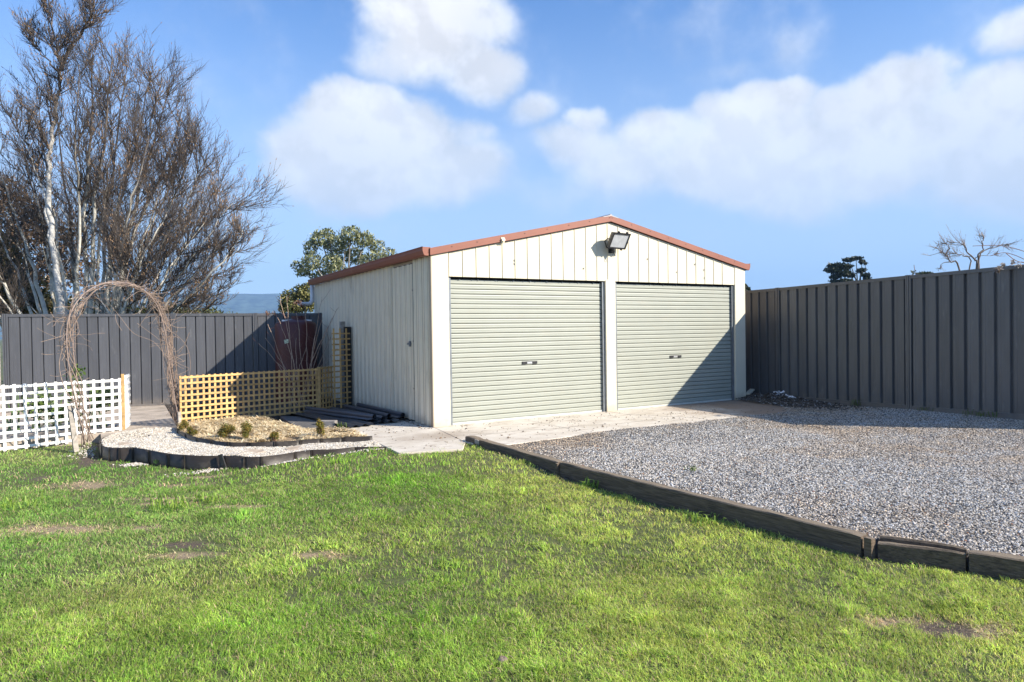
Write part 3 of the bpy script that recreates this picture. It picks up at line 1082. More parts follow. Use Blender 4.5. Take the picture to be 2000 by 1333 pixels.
# white downpipe at the back corner, turning towards the tank
b = MB()
pts = [(-0.075, L_ + 0.02, HW - 0.01), (-0.075, L_ + 0.02, 2.08)]
for k in range(1, 7):
    a = k / 6 * math.pi / 2
    pts.append((-0.075 - 0.10 * (1 - math.cos(a)), L_ + 0.02 - 0.02 * math.sin(a), 2.08 - 0.10 * math.sin(a)))
pts += [(-0.34, L_ - 0.10, 1.975), (-0.40, L_ - 0.16, 1.975)]
b.tube(pts, 0.043, 12)
b.build('downpipe', PVC, shed, smooth=True)
b = MB()
b.tube([(-0.02, L_ + 0.0, HW - 0.05), (-0.02, L_, 0.1)], 0.018, 8)
b.build('pipe_bracket', PVC, shed)

# roller doors
SL = (HD - 0.030 - 0.034) / 29
slat_prof = [(-0.006, 0.0), (0.004, 0.0), (0.012, 0.018), (0.034, 0.021), (0.056, 0.018), (0.064, 0.006), (0.0735, 0.0)]


def roller(x0, x1, lab):
    rd = bpy.data.objects.new('roller_door', None)
    rd.location = (x0, 0.07, 0)
    col.objects.link(rd)
    rd.parent = shed
    rd['label'] = lab
    b = MB()
    w_ = x1 - x0 - 0.06
    hs = [0, 0.003, 0.0045, 0.018, 0.034, 0.050, 0.0640, SL]
    ds = [0.022, 0.022, -0.005, -0.0085, -0.0075, -0.0090, -0.0065, 0.022]
    P3 = [(0.03, d_, h_) for h_, d_ in zip(hs, ds)]
    b.extrude(P3, (0, 0, 0), (w_, 0, 0))
    b.extrude([(0.03, 0.026, 0), (0.03, 0.026, SL)][::-1], (0, 0, 0), (w_, 0, 0))
    sm_ = b.mesh('slat', GREEN)
    for i in range(29):
        put(sm_, 'slat', rd, (0, 0, 0.034 + i * SL))
    b = MB()
    b.box(x0 + 0.03, x1 - 0.03, 0.052, 0.085, 0.004, 0.034)
    b.build('bottom_rail', mat('pale_alloy', (0.55, 0.56, 0.50), 0.4), rd)
    for xx in (x0, x1 - 0.045):
        b = MB()
        b.box(xx, xx + 0.045, 0.026, 0.050, 0.0, HD - 0.004)
        b.box(xx, xx + 0.045, 0.084, 0.098, 0.0, HD - 0.004)
        b.build('guide', STEEL, rd)
    # lock: two dark grips with a bright keyhole plate between them
    cx = (x0 + x1) / 2 - 0.03
    zc = 0.034 + 11 * SL + 0.035
    b = MB()
    b.box(cx - 0.13, cx - 0.045, 0.050, 0.062, zc - 0.020, zc + 0.020)
    b.box(cx + 0.055, cx + 0.135, 0.050, 0.062, zc - 0.020, zc + 0.020)
    b.box(cx - 0.044, cx + 0.054, 0.054, 0.062, zc + 0.016, zc + 0.021)
    b.build('lock_grip', BLACKPL, rd)
    b = MB()
    b.box(cx - 0.043, cx + 0.045, 0.052, 0.061, zc - 0.014, zc + 0.013)
    b.build('lock_plate', mat('bright_alloy', (0.7, 0.7, 0.7), 0.3, metallic=0.6), rd)
    b = MB()
    for i in range(9):
        xx = x0 + 0.2 + i * (x1 - x0 - 0.4) / 8
        b.tube([(xx, 0.062, HD - 0.035), (xx, 0.050, HD - 0.035)], 0.010, 8)
    b.build('rivet', STEEL, rd)['kind'] = 'stuff'
    return rd


roller(0.258, 3.028, 'left pale green roller door, fully sunlit')
roller(3.230, 5.988, 'right pale green roller door, crossed by the shadow of the fence')
b = MB()
b.box(0.06, W - 0.06, 0.13, 0.16, 0.01, 2.40)
b.build('door_backing', DARKGAP, shed)

# flood light
fl = thing('flood_light', (3.12, -0.01, 2.62), 'black rectangular halogen flood light on the gable above the centre post', 'flood light')
tilt = R(30)
fc = Vector((3.165, -0.20, 2.74))
fn = Vector((0.10, -math.cos(tilt), -math.sin(tilt))).normalized()   # facing out and down
fr = Vector((1, 0.1, 0)).normalized()
fu = fr.cross(-fn).normalized() if fr.cross(-fn).z > 0 else -fr.cross(-fn).normalized()
b = MB()


def fp(u, v, w):
    return fc + fr * u + fu * v + fn * w


rings = [(0.175, 0.125, 0.0), (0.175, 0.125, -0.03), (0.15, 0.105, -0.085), (0.11, 0.06, -0.125), (0.08, 0.035, -0.135)]
vs = []
for (a, c, w_) in rings:
    vs += [fp(-a, -c, w_), fp(a, -c, w_), fp(a, c, w_), fp(-a, c, w_)]
fs = [(0, 1, 2, 3)]
for i in range(4):
    for k in range(4):
        fs.append((4 * i + k, 4 * i + 4 + k, 4 * i + 4 + (k + 1) % 4, 4 * i + (k + 1) % 4))
fs.append((19, 18, 17, 16))
b.add(vs, [f[::-1] for f in fs])
b.build('housing', mat('brown_black_housing', (0.10, 0.09, 0.08), 0.5), fl)
b = MB()
for (u0, u1, v0, v1) in ((-.185, .185, .112, .135), (-.185, .185, -.135, -.112), (-.185, -.165, -.112, .112), (.165, .185, -.112, .112)):
    b.add([fp(u0, v0, 0.002), fp(u1, v0, 0.002), fp(u1, v1, 0.002), fp(u0, v1, 0.002), fp(u0, v0, 0.016), fp(u1, v0, 0.016), fp(u1, v1, 0.016), fp(u0, v1, 0.016)],
          [(0, 3, 2, 1), (4, 5, 6, 7), (0, 1, 5, 4), (1, 2, 6, 5), (2, 3, 7, 6), (3, 0, 4, 7)])
for (u, v) in ((-.08, .145), (.10, .145), (-.08, -.145), (.10, -.145)):
    b.tube([fp(u, v, -0.01), fp(u, v, 0.02)], 0.014, 6)
b.build('frame', BLACKPL, fl)
b = MB()
b.add([fp(-.164, -.111, 0.006), fp(.164, -.111, 0.006), fp(.164, .111, 0.006), fp(-.164, .111, 0.006)], [(0, 1, 2, 3)])
b.build('glass', mat('frosted_lamp_glass', (0.50, 0.52, 0.54), 0.18, 0.10, 14), fl)
b = MB()
b.tube([fp(0.0, -0.12, -0.05), fp(-0.005, -0.175, -0.06), (3.13, -0.09, 2.60), (3.12, -0.014, 2.60)], 0.016, 8)
b.tube([fp(-0.18, 0.0, -0.04), fp(-0.205, 0.0, -0.05), fp(-0.205, -0.06, -0.10), fp(-0.12, -0.16, -0.1), (3.12, -0.03, 2.62)], 0.010, 6)
b.box(3.09, 3.15, -0.03, -0.013, 2.56, 2.64)
b.build('bracket', DARKWOOD, fl)
b = MB()
b.tube([(3.12, -0.10, 2.585), (3.12, -0.10, 2.545)], [0.03, 0.018], 10)
b.tube([(3.12 + 0.022 * math.cos(a), -0.105, 2.515 + 0.022 * math.sin(a)) for a in np.linspace(0, 2 * math.pi, 13)], 0.004, 5, cap=False)
b.build('cable_gland', BLACKPL, fl)
b = MB()
b.tube([(1.12, -0.05, 2.66), (1.12, -0.075, 2.665)], 0.028, 10)
b.box(1.09, 1.15, -0.05, -0.043, 2.62, 2.70)
tag(b.build('small_fitting', mat('cream_plastic', (0.6, 0.55, 0.42), 0.5)), 'small cream round fitting on the left barge board', 'wall fitting')


# ------------------------------------------------------------------ fences
def fence(label, pts, H, m, name='steel_fence', pitch=0.2, side=1, flat=False):
    """pts: list of (x, y, base z) posts; side=+1: the pans' front faces the left hand of the run"""
    A0 = pts[0]
    root = thing(name, A0, label, 'fence')
    b = MB()
    P1 = 1.0
    prof = [(0.0, -.020), (0.09, -.022), (0.17, 0.014), (0.24, 0.014), (0.25, 0.011), (0.48, 0.011), (0.49, 0.009), (0.52, 0.011), (0.72, 0.011), (0.73, 0.014), (0.90, 0.014), (1.0, -.020)]
    if flat:
        prof = [(0.0, -.018), (0.035, -.020), (0.075, 0.012), (0.30, 0.012), (0.31, 0.0105), (0.345, 0.0105), (0.355, 0.012), (0.64, 0.012), (0.65, 0.0105), (0.685, 0.0105), (0.695, 0.012), (0.945, 0.012), (1.0, -.018)]
    n = len(prof)
    h0, h1 = 0.03, H - 0.03
    vs = []
    for th in (0, -0.003):
        vs += [(u, v + th, h0) for u, v in prof] + [(u, v + th, h1) for u, v in prof]
    fs = []
    for k in range(n - 1):
        fs += [(k, k + 1, n + k + 1, n + k)[::-1], (2 * n + k + 1, 2 * n + k, 3 * n + k, 3 * n + k + 1)[::-1]]
    b.add(vs, fs)
    pan = b.mesh('panel', m)
    b = MB()
    for c in (-0.044, -0.012, 0.020):
        b.box(c, c + 0.024, -0.040 if c == -0.012 else -0.034, 0.040 if c == -0.012 else 0.034, -0.02, H + 0.014)
    b.box(-0.0435, 0.0435, -0.024, 0.024, -0.02, H + 0.008)
    post = b.mesh('post', m)
    for i in range(len(pts)):
        p = Vector(pts[i])
        q = Vector(pts[min(i + 1, len(pts) - 1)])
        pr = Vector(pts[max(i - 1, 0)])
        d = (q - p) if i < len(pts) - 1 else (p - pr)
        ang = math.atan2(d.y, d.x)
        put(post, 'post', root, p - Vector(A0), ang)
        if i == len(pts) - 1:
            break
        Lb = Vector((d.x, d.y)).length - 0.09
        t = Vector((d.x, d.y, 0)).normalized()
        nn = max(1, round(Lb / pitch))
        pw = Lb / nn
        for k in range(nn):
            f = (0.045 + pw * k) / (Lb + 0.09)
            base = p.lerp(q, f)
            if side > 0:
                put(pan, 'panel', root, base - Vector(A0), ang, pw)
            else:
                base = p.lerp(q, (0.045 + pw * (k + 1)) / (Lb + 0.09))
                put(pan, 'panel', root, base - Vector(A0), ang + math.pi, pw)
        for (zz, hh, ww) in ((H - 0.022, 0.044, 0.054), (-0.005, 0.11, 0.054)):
            b = MB()
            a_ = p + t * 0.045 + Vector((0, 0, zz))
            c_ = q - t * 0.045 + Vector((0, 0, zz))
            b.bar(a_, c_, ww, hh)
            if zz > 1:
                b.bar(a_ + Vector((0, 0, 0.026)), c_ + Vector((0, 0, 0.026)), 0.036, 0.008)
            b.build('rail', m, root)
    return root


rear = [(-5.532, 6.557), (-2.82, 6.197), (-1.325, 5.999), (-0.04, 5.832)]
fence('slate grey steel panel fence across the back left, partly in the shed shadow', [(x, y, -0.03) for x, y in rear], 1.79, FENCE,
      pitch=0.180, side=-1, flat=True)
right = [(7.05, 4.9, 0.0), (6.915, 2.3, 0.0), (6.782, -0.32, 0.02), (6.655, -2.80, 0.056), (6.52, -5.45, 0.095), (8.76, -6.25, 0.10), (11.1, -7.05, 0.10)]
fence('tall grey brown steel panel fence along the right side of the gravel', right, 2.02, FENCE2, pitch=0.192, side=-1)
# narrow board standing at the left end of the rear fence
bf = thing('timber_board_fence', (-5.64, 6.6, -0.05), 'weathered grey board fence left of the slate steel fence', 'fence')
rv = random.Random(2)
for i in range(34):
    b = MB()
    x1_ = -5.62 - i * 0.148
    b.box(x1_ - 0.142, x1_, 6.56 + rv.uniform(0, .006), 6.58 + rv.uniform(0, .006), -0.05, 1.2 + rv.uniform(-.012, .012))
    b.build('board', OLDWOOD, bf)
for zz in (0.3, 0.95):
    b = MB()
    b.box(-10.6, -5.62, 6.592, 6.64, zz - .035, zz + .035)
    b.build('rail', OLDWOOD, bf)


# ------------------------------------------------------------------ trellises
def trellis(root, A, B, z0, rows, pitch_v, colp, m, wslat=0.034, over=0.0, height=None, tsl=0.010, start=0.0, name='slat', verts_end=None):
    A, B = Vector((*A, 0)), Vector((*B, 0))
    d = (B - A)
    Lt = d.length
    t = d.normalized()
    nrm = Vector((t.y, -t.x, 0))     # towards the camera
    for i in range(rows):
        zz = z0 + wslat / 2 + i * pitch_v
        b = MB()
        a_ = A + Vector((0, 0, zz)) + nrm * tsl * 0.52
        c_ = B + Vector((0, 0, zz + random.uniform(-.002, .002))) + nrm * tsl * 0.52
        b.bar(a_, c_, tsl, wslat)
        b.build(name, m, root)
    nv = int(round(Lt / colp))
    H = (rows - 1) * pitch_v + wslat
    for j in range(nv + 1):
        s = start + j * (Lt - 2 * start) / nv
        s = min(max(s, wslat / 2), Lt - wslat / 2)
        b = MB()
        p = A + t * s - nrm * tsl * 0.52
        lean = random.uniform(-.002, .002)
        b.bar(p + Vector((0, 0, z0 - 0.02)), p + t * lean + Vector((0, 0, z0 + H + 0.012)), wslat, tsl, up=nrm)
        b.build(name, m, root)


wt = thing('white_trellis', (-3.74, 2.57, -0.12), 'white painted square lattice trellis along the lawn edge left of the arch', 'trellis')
trellis(wt, (-6.6, 1.51), (-3.76, 2.555), -0.10, 9, 0.0985, 0.118, WHITE)
wt2 = thing('white_trellis', (-3.74, 2.6, -0.08), 'short white lattice wing angled back behind the pine post', 'trellis')
trellis(wt2, (-3.715, 2.64), (-3.64, 3.15), -0.07, 9, 0.0985, 0.09, WHITE)
b = MB()
b.bar((-3.735, 2.60, -0.12), (-3.735, 2.60, 0.79), 0.042, 0.042)
tag(b.build('pine_post', PINE, bevel=0.003), 'square pale pine post between the two white lattice panels', 'post')

tt = thing('pine_trellis', (-3.01, 2.42, -0.01), 'long low honey coloured pine lattice trellis behind the straw bed', 'trellis')
trellis(tt, (-3.01, 2.415), (-0.80, 3.155), -0.005, 9, 0.0875, 0.0885, PINE, wslat=0.031)
b = MB()
b.bar((-0.775, 3.165, -0.02), (-0.775, 3.165, 0.755), 0.045, 0.045)
tag(b.build('pine_post', PINE, bevel=0.003), 'pine post joining the long low lattice to its short return', 'post')
tt = thing('pine_trellis', (-0.75, 3.18, -0.01), 'short low pine lattice return between the corner post and the tall lattice', 'trellis')
trellis(tt, (-0.748, 3.19), (-0.47, 3.42), 0.01, 9, 0.0875, 0.095, PINE, wslat=0.031)
tt = thing('pine_trellis', (-0.46, 3.40, -0.01), 'tall narrow pine lattice against the dark post by the side wall', 'trellis')
A = Vector((-0.47, 3.38, 0))
B = Vector((-0.13, 3.50, 0))
t_ = (B - A).normalized()
nrm = Vector((t_.y, -t_.x, 0))
for i in range(14):
    b = MB()
    zz = 0.06 + i * 0.0975
    b.bar(A + Vector((0, 0, zz)) - nrm * 0.006, B + t_ * 0.03 + Vector((0, 0, zz)) - nrm * 0.006, 0.010, 0.026)
    b.build('slat', PINE, tt)
for s in (0.03, 0.165, 0.30):
    b = MB()
    p = A + t_ * s + nrm * 0.006
    b.bar(p + Vector((0, 0, -0.01)), p + Vector((0, 0, 1.42)), 0.030, 0.011, up=nrm)
    b.build('slat', PINE, tt)
b = MB()
b.box(-0.16, -0.035, 3.66, 3.72, -0.01, 1.45)
tag(b.build('dark_post', DARKWOOD, bevel=0.004), 'wide black weathered sleeper standing upright against the side wall', 'post')
b = MB()
b.box(-0.20, -0.11, 3.78, 3.86, -0.01, 1.55)
tag(b.build('dark_post', OLDWOOD, bevel=0.004), 'grey post top showing behind the upright dark sleeper', 'post')

# ------------------------------------------------------------------ sleepers
def bleach_tops(m, colr, amt):
    t = NT(m.node_tree)
    bs = t.n['Principled BSDF']
    src = bs.inputs['Base Color'].links[0].from_socket
    geo = t.new('ShaderNodeNewGeometry')
    sp = t.new('ShaderNodeSeparateXYZ')
    t.l.new(geo.outputs['True Normal'], sp.inputs[0])
    f = t.m('MULTIPLY', t.ss(sp.outputs[2], 0.6, 0.95), t.ss(t.noise(t.scale(geo.outputs['Position'], (9, 1.5, 9)), 4, 6, 0.7), 0.3, 0.6, 0.4, 1.0))
    t.l.new(t.mix(t.m('MULTIPLY', f, amt), src, colr), bs.inputs['Base Color'])


bleach_tops(SLEEPER, (0.24, 0.19, 0.13), 0.85)
sdes = ['near end by the concrete slab', 'long middle length of the border', 'short split-topped length in front of the others', 'right end of the border']


def sleeper(a, c, zt0, zt1, h, th, lab, split=False):
    a, c = Vector((*a, 0)), Vector((*c, 0))
    t = (c - a).normalized()
    nr = Vector((-t.y, t.x, 0))     # away from the lawn
    n = max(4, int((c - a).length / 0.06))
    b = MB()
    vs = []
    for i in range(n + 1):
        f = i / n
        p = a.lerp(c, f)
        zt = zt0 + (zt1 - zt0) * f
        j = lambda s_: (noise.noise(Vector((p.x * 4, p.y * 4, s_))) * 0.007)
        fr_, zb = p + nr * j(1), zt - h
        endr = 0.006 if i in (0, n) else 0
        vs += [fr_ + Vector((0, 0, zb)), fr_ + nr * (j(2) - 0.002) + Vector((0, 0, zt - 0.10)), fr_ + Vector((0, 0, zt - 0.008 - endr + j(7))),
               fr_ + nr * 0.010 + Vector((0, 0, zt - endr + j(3))), p + nr * (th - 0.008 + j(4)) + Vector((0, 0, zt - endr + j(5))),
               p + nr * (th + j(4)) + Vector((0, 0, zt - 0.012)), p + nr * th + Vector((0, 0, zb))]
    k = 7
    fs = []
    for i in range(n):
        for q in range(k):
            q2 = (q + 1) % k
            fs.append((i * k + q, (i + 1) * k + q, (i + 1) * k + q2, i * k + q2))
    fs.append(tuple(range(k)))
    fs.append(tuple(range(n * k + k - 1, n * k - 1, -1)))
    b.add(vs, fs)
    return tag(b.build('timber_sleeper', SLEEPER), lab, 'sleeper', 'weathered sleepers edging the gravel')


sleeper((-0.155, -1.31), (-0.145, -1.60), 0.062, 0.060, 0.2, 0.09, 'short dark sleeper offcut at the slab end of the border')
sleeper((-0.145, -1.615), (-0.09, -3.22), 0.060, 0.040, 0.2, 0.09, 'second weathered sleeper from the slab, ending at the first peg')
sleeper((-0.088, -3.245), (0.185, -6.20), 0.038, 0.020, 0.205, 0.085, 'longest weathered sleeper in the middle of the gravel border')
sleeper((0.225, -6.285), (0.425, -6.69), -0.005, 0.0, 0.19, 0.05, 'short split-topped sleeper set in front of the others at the right')
sleeper((0.285, -6.26), (0.475, -6.67), 0.020, 0.018, 0.20, 0.045, 'thin sleeper behind the split-topped one at the right')
sleeper((0.432, -6.705), (0.90, -7.75), 0.012, 0.0, 0.20, 0.085, 'rightmost sleeper running out of the picture')
b = MB()
b.bar((0.205, -6.245, -0.22), (0.205, -6.245, 0.015), 0.045, 0.05)
tag(b.build('timber_peg', SLEEPER, bevel=0.004), 'dark square timber peg beside the split-topped sleeper', 'peg')
b = MB()
b.bar((-0.105, -3.235, -0.2), (-0.105, -3.235, 0.030), 0.028, 0.035)
tag(b.build('timber_peg', SLEEPER, bevel=0.003), 'narrow peg at the joint of the two longest sleepers', 'peg')
b = MB()
b.box(-0.157, -0.135, -1.66, -1.56, 0.0, 0.05)
tag(b.build('joint_plate', OLDWOOD), 'small rusty plate across the first sleeper joint', 'plate')


# ------------------------------------------------------------------ plastic edging
def edging(pts, z0, z1, joints, label, th=0.004, wav=0.0):
    root = thing('garden_edging', (pts[0][0], pts[0][1], z0), label, 'garden edging')
    P = [Vector((x, y, 0)) for x, y in pts]
    # resample with Catmull-Rom
    S = []
    for i in range(len(P) - 1):
        p0, p1, p2, p3 = P[max(i - 1, 0)], P[i], P[i + 1], P[min(i + 2, len(P) - 1)]
        for k in range(6):
            t = k / 6
            S.append(0.5 * ((2 * p1) + (p2 - p0) * t + (2 * p0 - 5 * p1 + 4 * p2 - p3) * t * t + (3 * p1 - p0 - 3 * p2 + p3) * t ** 3))
    S.append(P[-1])
    cuts = [0] + [j * 6 for j in joints] + [len(S) - 1]
    for a, c in zip(cuts[:-1], cuts[1:]):
        seg = S[a:c + 1]
        if len(seg) < 2:
            continue
        b = MB()
        vs = []
        n = len(seg)
        for i, p in enumerate(seg):
            t = (seg[min(i + 1, n - 1)] - seg[max(i - 1, 0)]).normalized()
            nr = Vector((t.y, -t.x, 0))
            f = i / (n - 1)
            bul = math.sin(f * math.pi) * wav
            q = p - nr * bul
            zt = z1(p) if callable(z1) else z1
            zt -= 0.001 * math.sin(f * math.pi)
            zb = z0(p) if callable(z0) else z0
            vs += [q + Vector((0, 0, zb)), q + nr * 0.006 + Vector((0, 0, zt - 0.035)), q + Vector((0, 0, zt)), q + nr * (-th) + Vector((0, 0, zt)), q - nr * th + Vector((0, 0, zb))]
        fs = []
        for i in range(n - 1):
            for k in range(4):
                fs.append((i * 5 + k, (i + 1) * 5 + k, (i + 1) * 5 + k + 1, i * 5 + k + 1))
        fs += [(0, 1, 2, 3, 4), tuple(range(5 * n - 1, 5 * n - 6, -1))]
        b.add(vs, fs)
        b.build('edging_section', PLASTIC, root, smooth=True)
        # joint strip
        if c < len(S) - 1:
            p = S[c]
            t = (S[c + 1] - S[c - 1]).normalized()
            nr = Vector((t.y, -t.x, 0))
            b = MB()
            zt = z1(p) if callable(z1) else z1
            zb = z0(p) if callable(z0) else z0
            for sgn in (1, -1):
                pass
            b.bar(p + nr * 0.014 * WSIDE + Vector((0, 0, zb)), p + nr * 0.010 * WSIDE + Vector((0, 0, zt + 0.001)), 0.008, 0.007, up=nr)
            b.build('peg', PLASTIC, root)
    return root


WSIDE = -1.0
edging(OUTER, -0.175, lambda p: 0.002 + 0.008 * noise.noise(p * 2.3), [1, 2, 4, 5, 7, 8, 9, 11, 12, 13, 14, 15, 16, 17], 'outer black plastic edging curving round the white pebble path',
       wav=0.003)
b = MB()
b.bar((-2.80, -0.735, -0.15), (-2.845, -0.695, 0.022), 0.045, 0.02, up=Vector((-.7, -.7, 0)))
tag(b.build('edging_stake', BLACKPL), 'tilted black plastic stake leaning on the outer edging', 'stake')
edging(INNER, -0.05, lambda p: 0.055 + 0.012 * noise.noise(p * 3.3), [1, 2, 3, 4, 5, 6, 7, 8, 9, 10], 'inner black plastic edging holding the straw bed', wav=0.003)

# ------------------------------------------------------------------ straw bed
STRAWP = [(-1.12, -0.54)] + [(a + 0.02, b_ + 0.03) for a, b_ in INNER[1:]] + [(-1.95, 2.62), (-1.72, 1.6), (-1.60, 0.85), (-1.3, 0.38), (-1.08, 0.16)]
STB = mat('straw_bed_base', (0.30, 0.21, 0.115), 0.95, 0.5, 14, 0.02, 40, dirt=(0.08, 0.055, 0.035), dirt_amt=0.8, dirt_scale=5, dirt_lo=0.52)
b = MB()
b.prism(STRAWP, -0.2, 0.018)
tag(b.build('straw_bed_ground', STB), kind='structure')
x, y = sample_poly(STRAWP, 40000, 77)
k = vnoise(x, y, 3.2, 51) * 0.7 + vnoise(x, y, 9, 52) * 0.3 > 0.33
x, y = x[k], y[k]
n = len(x)
an = r_.uniform(0, math.pi, n)
ln = r_.uniform(0.03, 0.12, n)
zz = 0.024 + 0.055 * vnoise(x, y, 4, 53) * r_.random(n)
ux, uy, uz = np.cos(an), np.sin(an), r_.normal(0, 0.22, n)
wx, wy = -uy * 0.0040, ux * 0.0040
p0 = np.stack([x, y, zz], -1)
du = np.stack([ux, uy, uz], -1) * ln[:, None] / 2
dw_ = np.stack([wx, wy, np.zeros(n)], -1)
V = np.stack([p0 - du - dw_, p0 + du - dw_, p0 + du + dw_, p0 - du + dw_], 1).reshape(-1, 3)
Fq = np.arange(4 * n)
tcol = tone(n, r_, (0.42, 0.29, 0.14), (0.95, 0.80, 0.52), 0.05)
STRAWM = mat('straw', (1, 1, 1), 0.8, 0.1, 5, attr='Col')
me = np_mesh('straw_mulch', V, Fq, 4, STRAWM, np.repeat(tcol, 4, 0))
o = bpy.data.objects.new('straw_mulch', me)
col.objects.link(o)
tag(o, 'pale straw mulch spread inside the inner edging', 'mulch', kind='stuff')


# ------------------------------------------------------------------ leaves
def leaf_cloud(name, centres, n, size, cols, m, parent=None, seed=1, shell=0.55, aspect=0.55, droop=0.0):
    """centres: list of (Vector, rx, ry, rz). Many small folded leaves through those volumes."""
    r = np.random.default_rng(seed)
    vol = np.array([c[1] * c[2] * c[3] for c in centres]) ** 0.8
    idx = r.choice(len(centres), n, p=vol / vol.sum())
    C = np.array([tuple(c[0]) for c in centres])[idx]
    S = np.array([c[1:4] for c in centres])[idx]
    d = r.normal(size=(n, 3))
    d /= np.linalg.norm(d, axis=1)[:, None]
    rad = shell + (1 - shell) * r.random(n) ** 0.7
    rad *= 1 + 0.16 * r.normal(size=n)
    P = C + d * S * rad[:, None]
    a = r.normal(size=(n, 3))
    a[:, 2] -= droop
    a /= np.linalg.norm(a, axis=1)[:, None]
    b_ = np.cross(a, r.normal(size=(n, 3)))
    b_ /= np.linalg.norm(b_, axis=1)[:, None]
    s = size * r.uniform(0.6, 1.3, n)
    A = a * s[:, None]
    B = b_ * (s * aspect)[:, None]
    V = np.stack([P - A, P + B * 0.9, P + A, P - B * 0.9], 1).reshape(-1, 3)
    c = np.array(cols)[r.integers(0, len(cols), n)] * r.uniform(0.75, 1.25, n)[:, None]
    if parent is not None:
        V = V - np.array(tuple(parent_world(parent)))
    me = np_mesh(name, V, np.arange(4 * n), 4, m, np.repeat(c, 4, 0))
    o = bpy.data.objects.new(name, me)
    col.objects.link(o)
    o.parent = parent
    return o


LEAFM = mat('leaf', (1, 1, 1), 0.6, 0.15, 3, attr='Col', translucent=0.25)

hedges = [(-3.03, 1.50, 0.075, 0.16, 'leftmost small golden box plant at the foot of the arch'),
          (-2.98, 0.92, 0.07, 0.13, 'second golden box plant from the arch, low and open'),
          (-2.62, 0.44, 0.125, 0.235, 'largest round golden box shrub in the straw bed'),
          (-2.43, 0.20, 0.085, 0.215, 'upright golden box shrub right of the largest one'),
          (-2.16, -0.10, 0.075, 0.12, 'smallest box plant just behind the inner edging'),
          (-1.62, -0.24, 0.065, 0.25, 'narrow upright box plant at the right of the straw bed')]
for i, (hx, hy, hr, hh, lab) in enumerate(hedges):
    root = thing('box_shrub', (hx, hy, 0.02), lab, 'shrub', 'golden box shrubs along the inner edging')
    cs = []
    for k in range(9):
        cs.append((Vector((hx + random.uniform(-.55, .55) * hr, hy + random.uniform(-.55, .55) * hr, 0.03 + hh * random.uniform(.25, .85))), hr * .5, hr * .5, hh * .22))
    leaf_cloud('foliage', cs, int(900 + 9000 * hr), 0.010, [(0.20, 0.17, 0.025), (0.12, 0.13, 0.025), (0.30, 0.23, 0.035), (0.07, 0.09, 0.02), (0.24, 0.14, 0.03)], LEAFM, root, seed=20 + i, shell=0.2)
    b = MB()
    for k in range(7):
        a = random.uniform(0, 6.28)
        b.tube([(hx, hy, 0.0), (hx + hr * .5 * math.cos(a), hy + hr * .5 * math.sin(a), hh * random.uniform(.6, .95))], [0.004, 0.002], 4)
    b.build('stem', TWIG, root)

# leafy plant behind the white trellis
lp = thing('leafy_plant', (-4.4, 3.0, 0), 'bright green leafy bush growing behind the white lattice', 'bush')
leaf_cloud('foliage', [(Vector((-4.35, 3.05, .55)), .16, .16, .28), (Vector((-4.30, 3.0, .85)), .10, .1, .12), (Vector((-4.0, 3.1, .4)), .25, .2, .22), (Vector((-4.75, 2.9, .4)), .22, .2, .25),
                       (Vector((-4.5, 3.0, .2)), .35, .2, .15)], 1800, 0.030,
           [(0.10, 0.17, 0.03), (0.16, 0.24, 0.05), (0.07, 0.11, 0.03)], LEAFM, lp, seed=61, shell=0.15)
b = MB()
for k in range(26):
    x0 = -5.2 + k * 0.05 + random.uniform(-.03, .03)
    a = random.uniform(-.25, .25)
    hh = random.uniform(.35, .62)
    b.add([(x0, 3.0, 0), (x0 + .02, 3.0, 0), (x0 + a * .5 + .012, 3.02, hh * .6), (x0 + a * .5 - .008, 3.02, hh * .6), (x0 + a, 3.0, hh)], [(0, 1, 2, 3), (3, 2, 4)])
tag(b.build('strappy_plant', mat('strap_leaf', (0.10, 0.17, 0.05), 0.5, 0.3, 20)), 'upright strappy blue green leaves behind the left part of the white lattice', 'plant')


# ------------------------------------------------------------------ arch with dry vines
AX = Vector((-4.20, 1.58, 0))
AD = Vector((1.20, 0.88, 0)).normalized()
AS = Vector((0.05, 0.33, 0))
HOOPP = [(0.02, -0.06), (-0.06, 0.41), (-0.14, 0.81), (-0.18, 1.2), (-0.16, 1.52), (-0.04, 1.78), (0.17, 1.97), (0.42, 2.055), (0.72, 2.05), (1.0, 1.92), (1.16, 1.71), (1.27, 1.31),
         (1.32, 0.86), (1.41, 0.32), (1.48, -0.05)]


def smooth(pts, k=4):
    P = [Vector(p) for p in pts]
    S = []
    for i in range(len(P) - 1):
        p0, p1, p2, p3 = P[max(i - 1, 0)], P[i], P[i + 1], P[min(i + 2, len(P) - 1)]
        for q in range(k):
            t = q / k
            S.append(0.5 * ((2 * p1) + (p2 - p0) * t + (2 * p0 - 5 * p1 + 4 * p2 - p3) * t * t + (3 * p1 - p0 - 3 * p2 + p3) * t ** 3))
    S.append(P[-1])
    return S


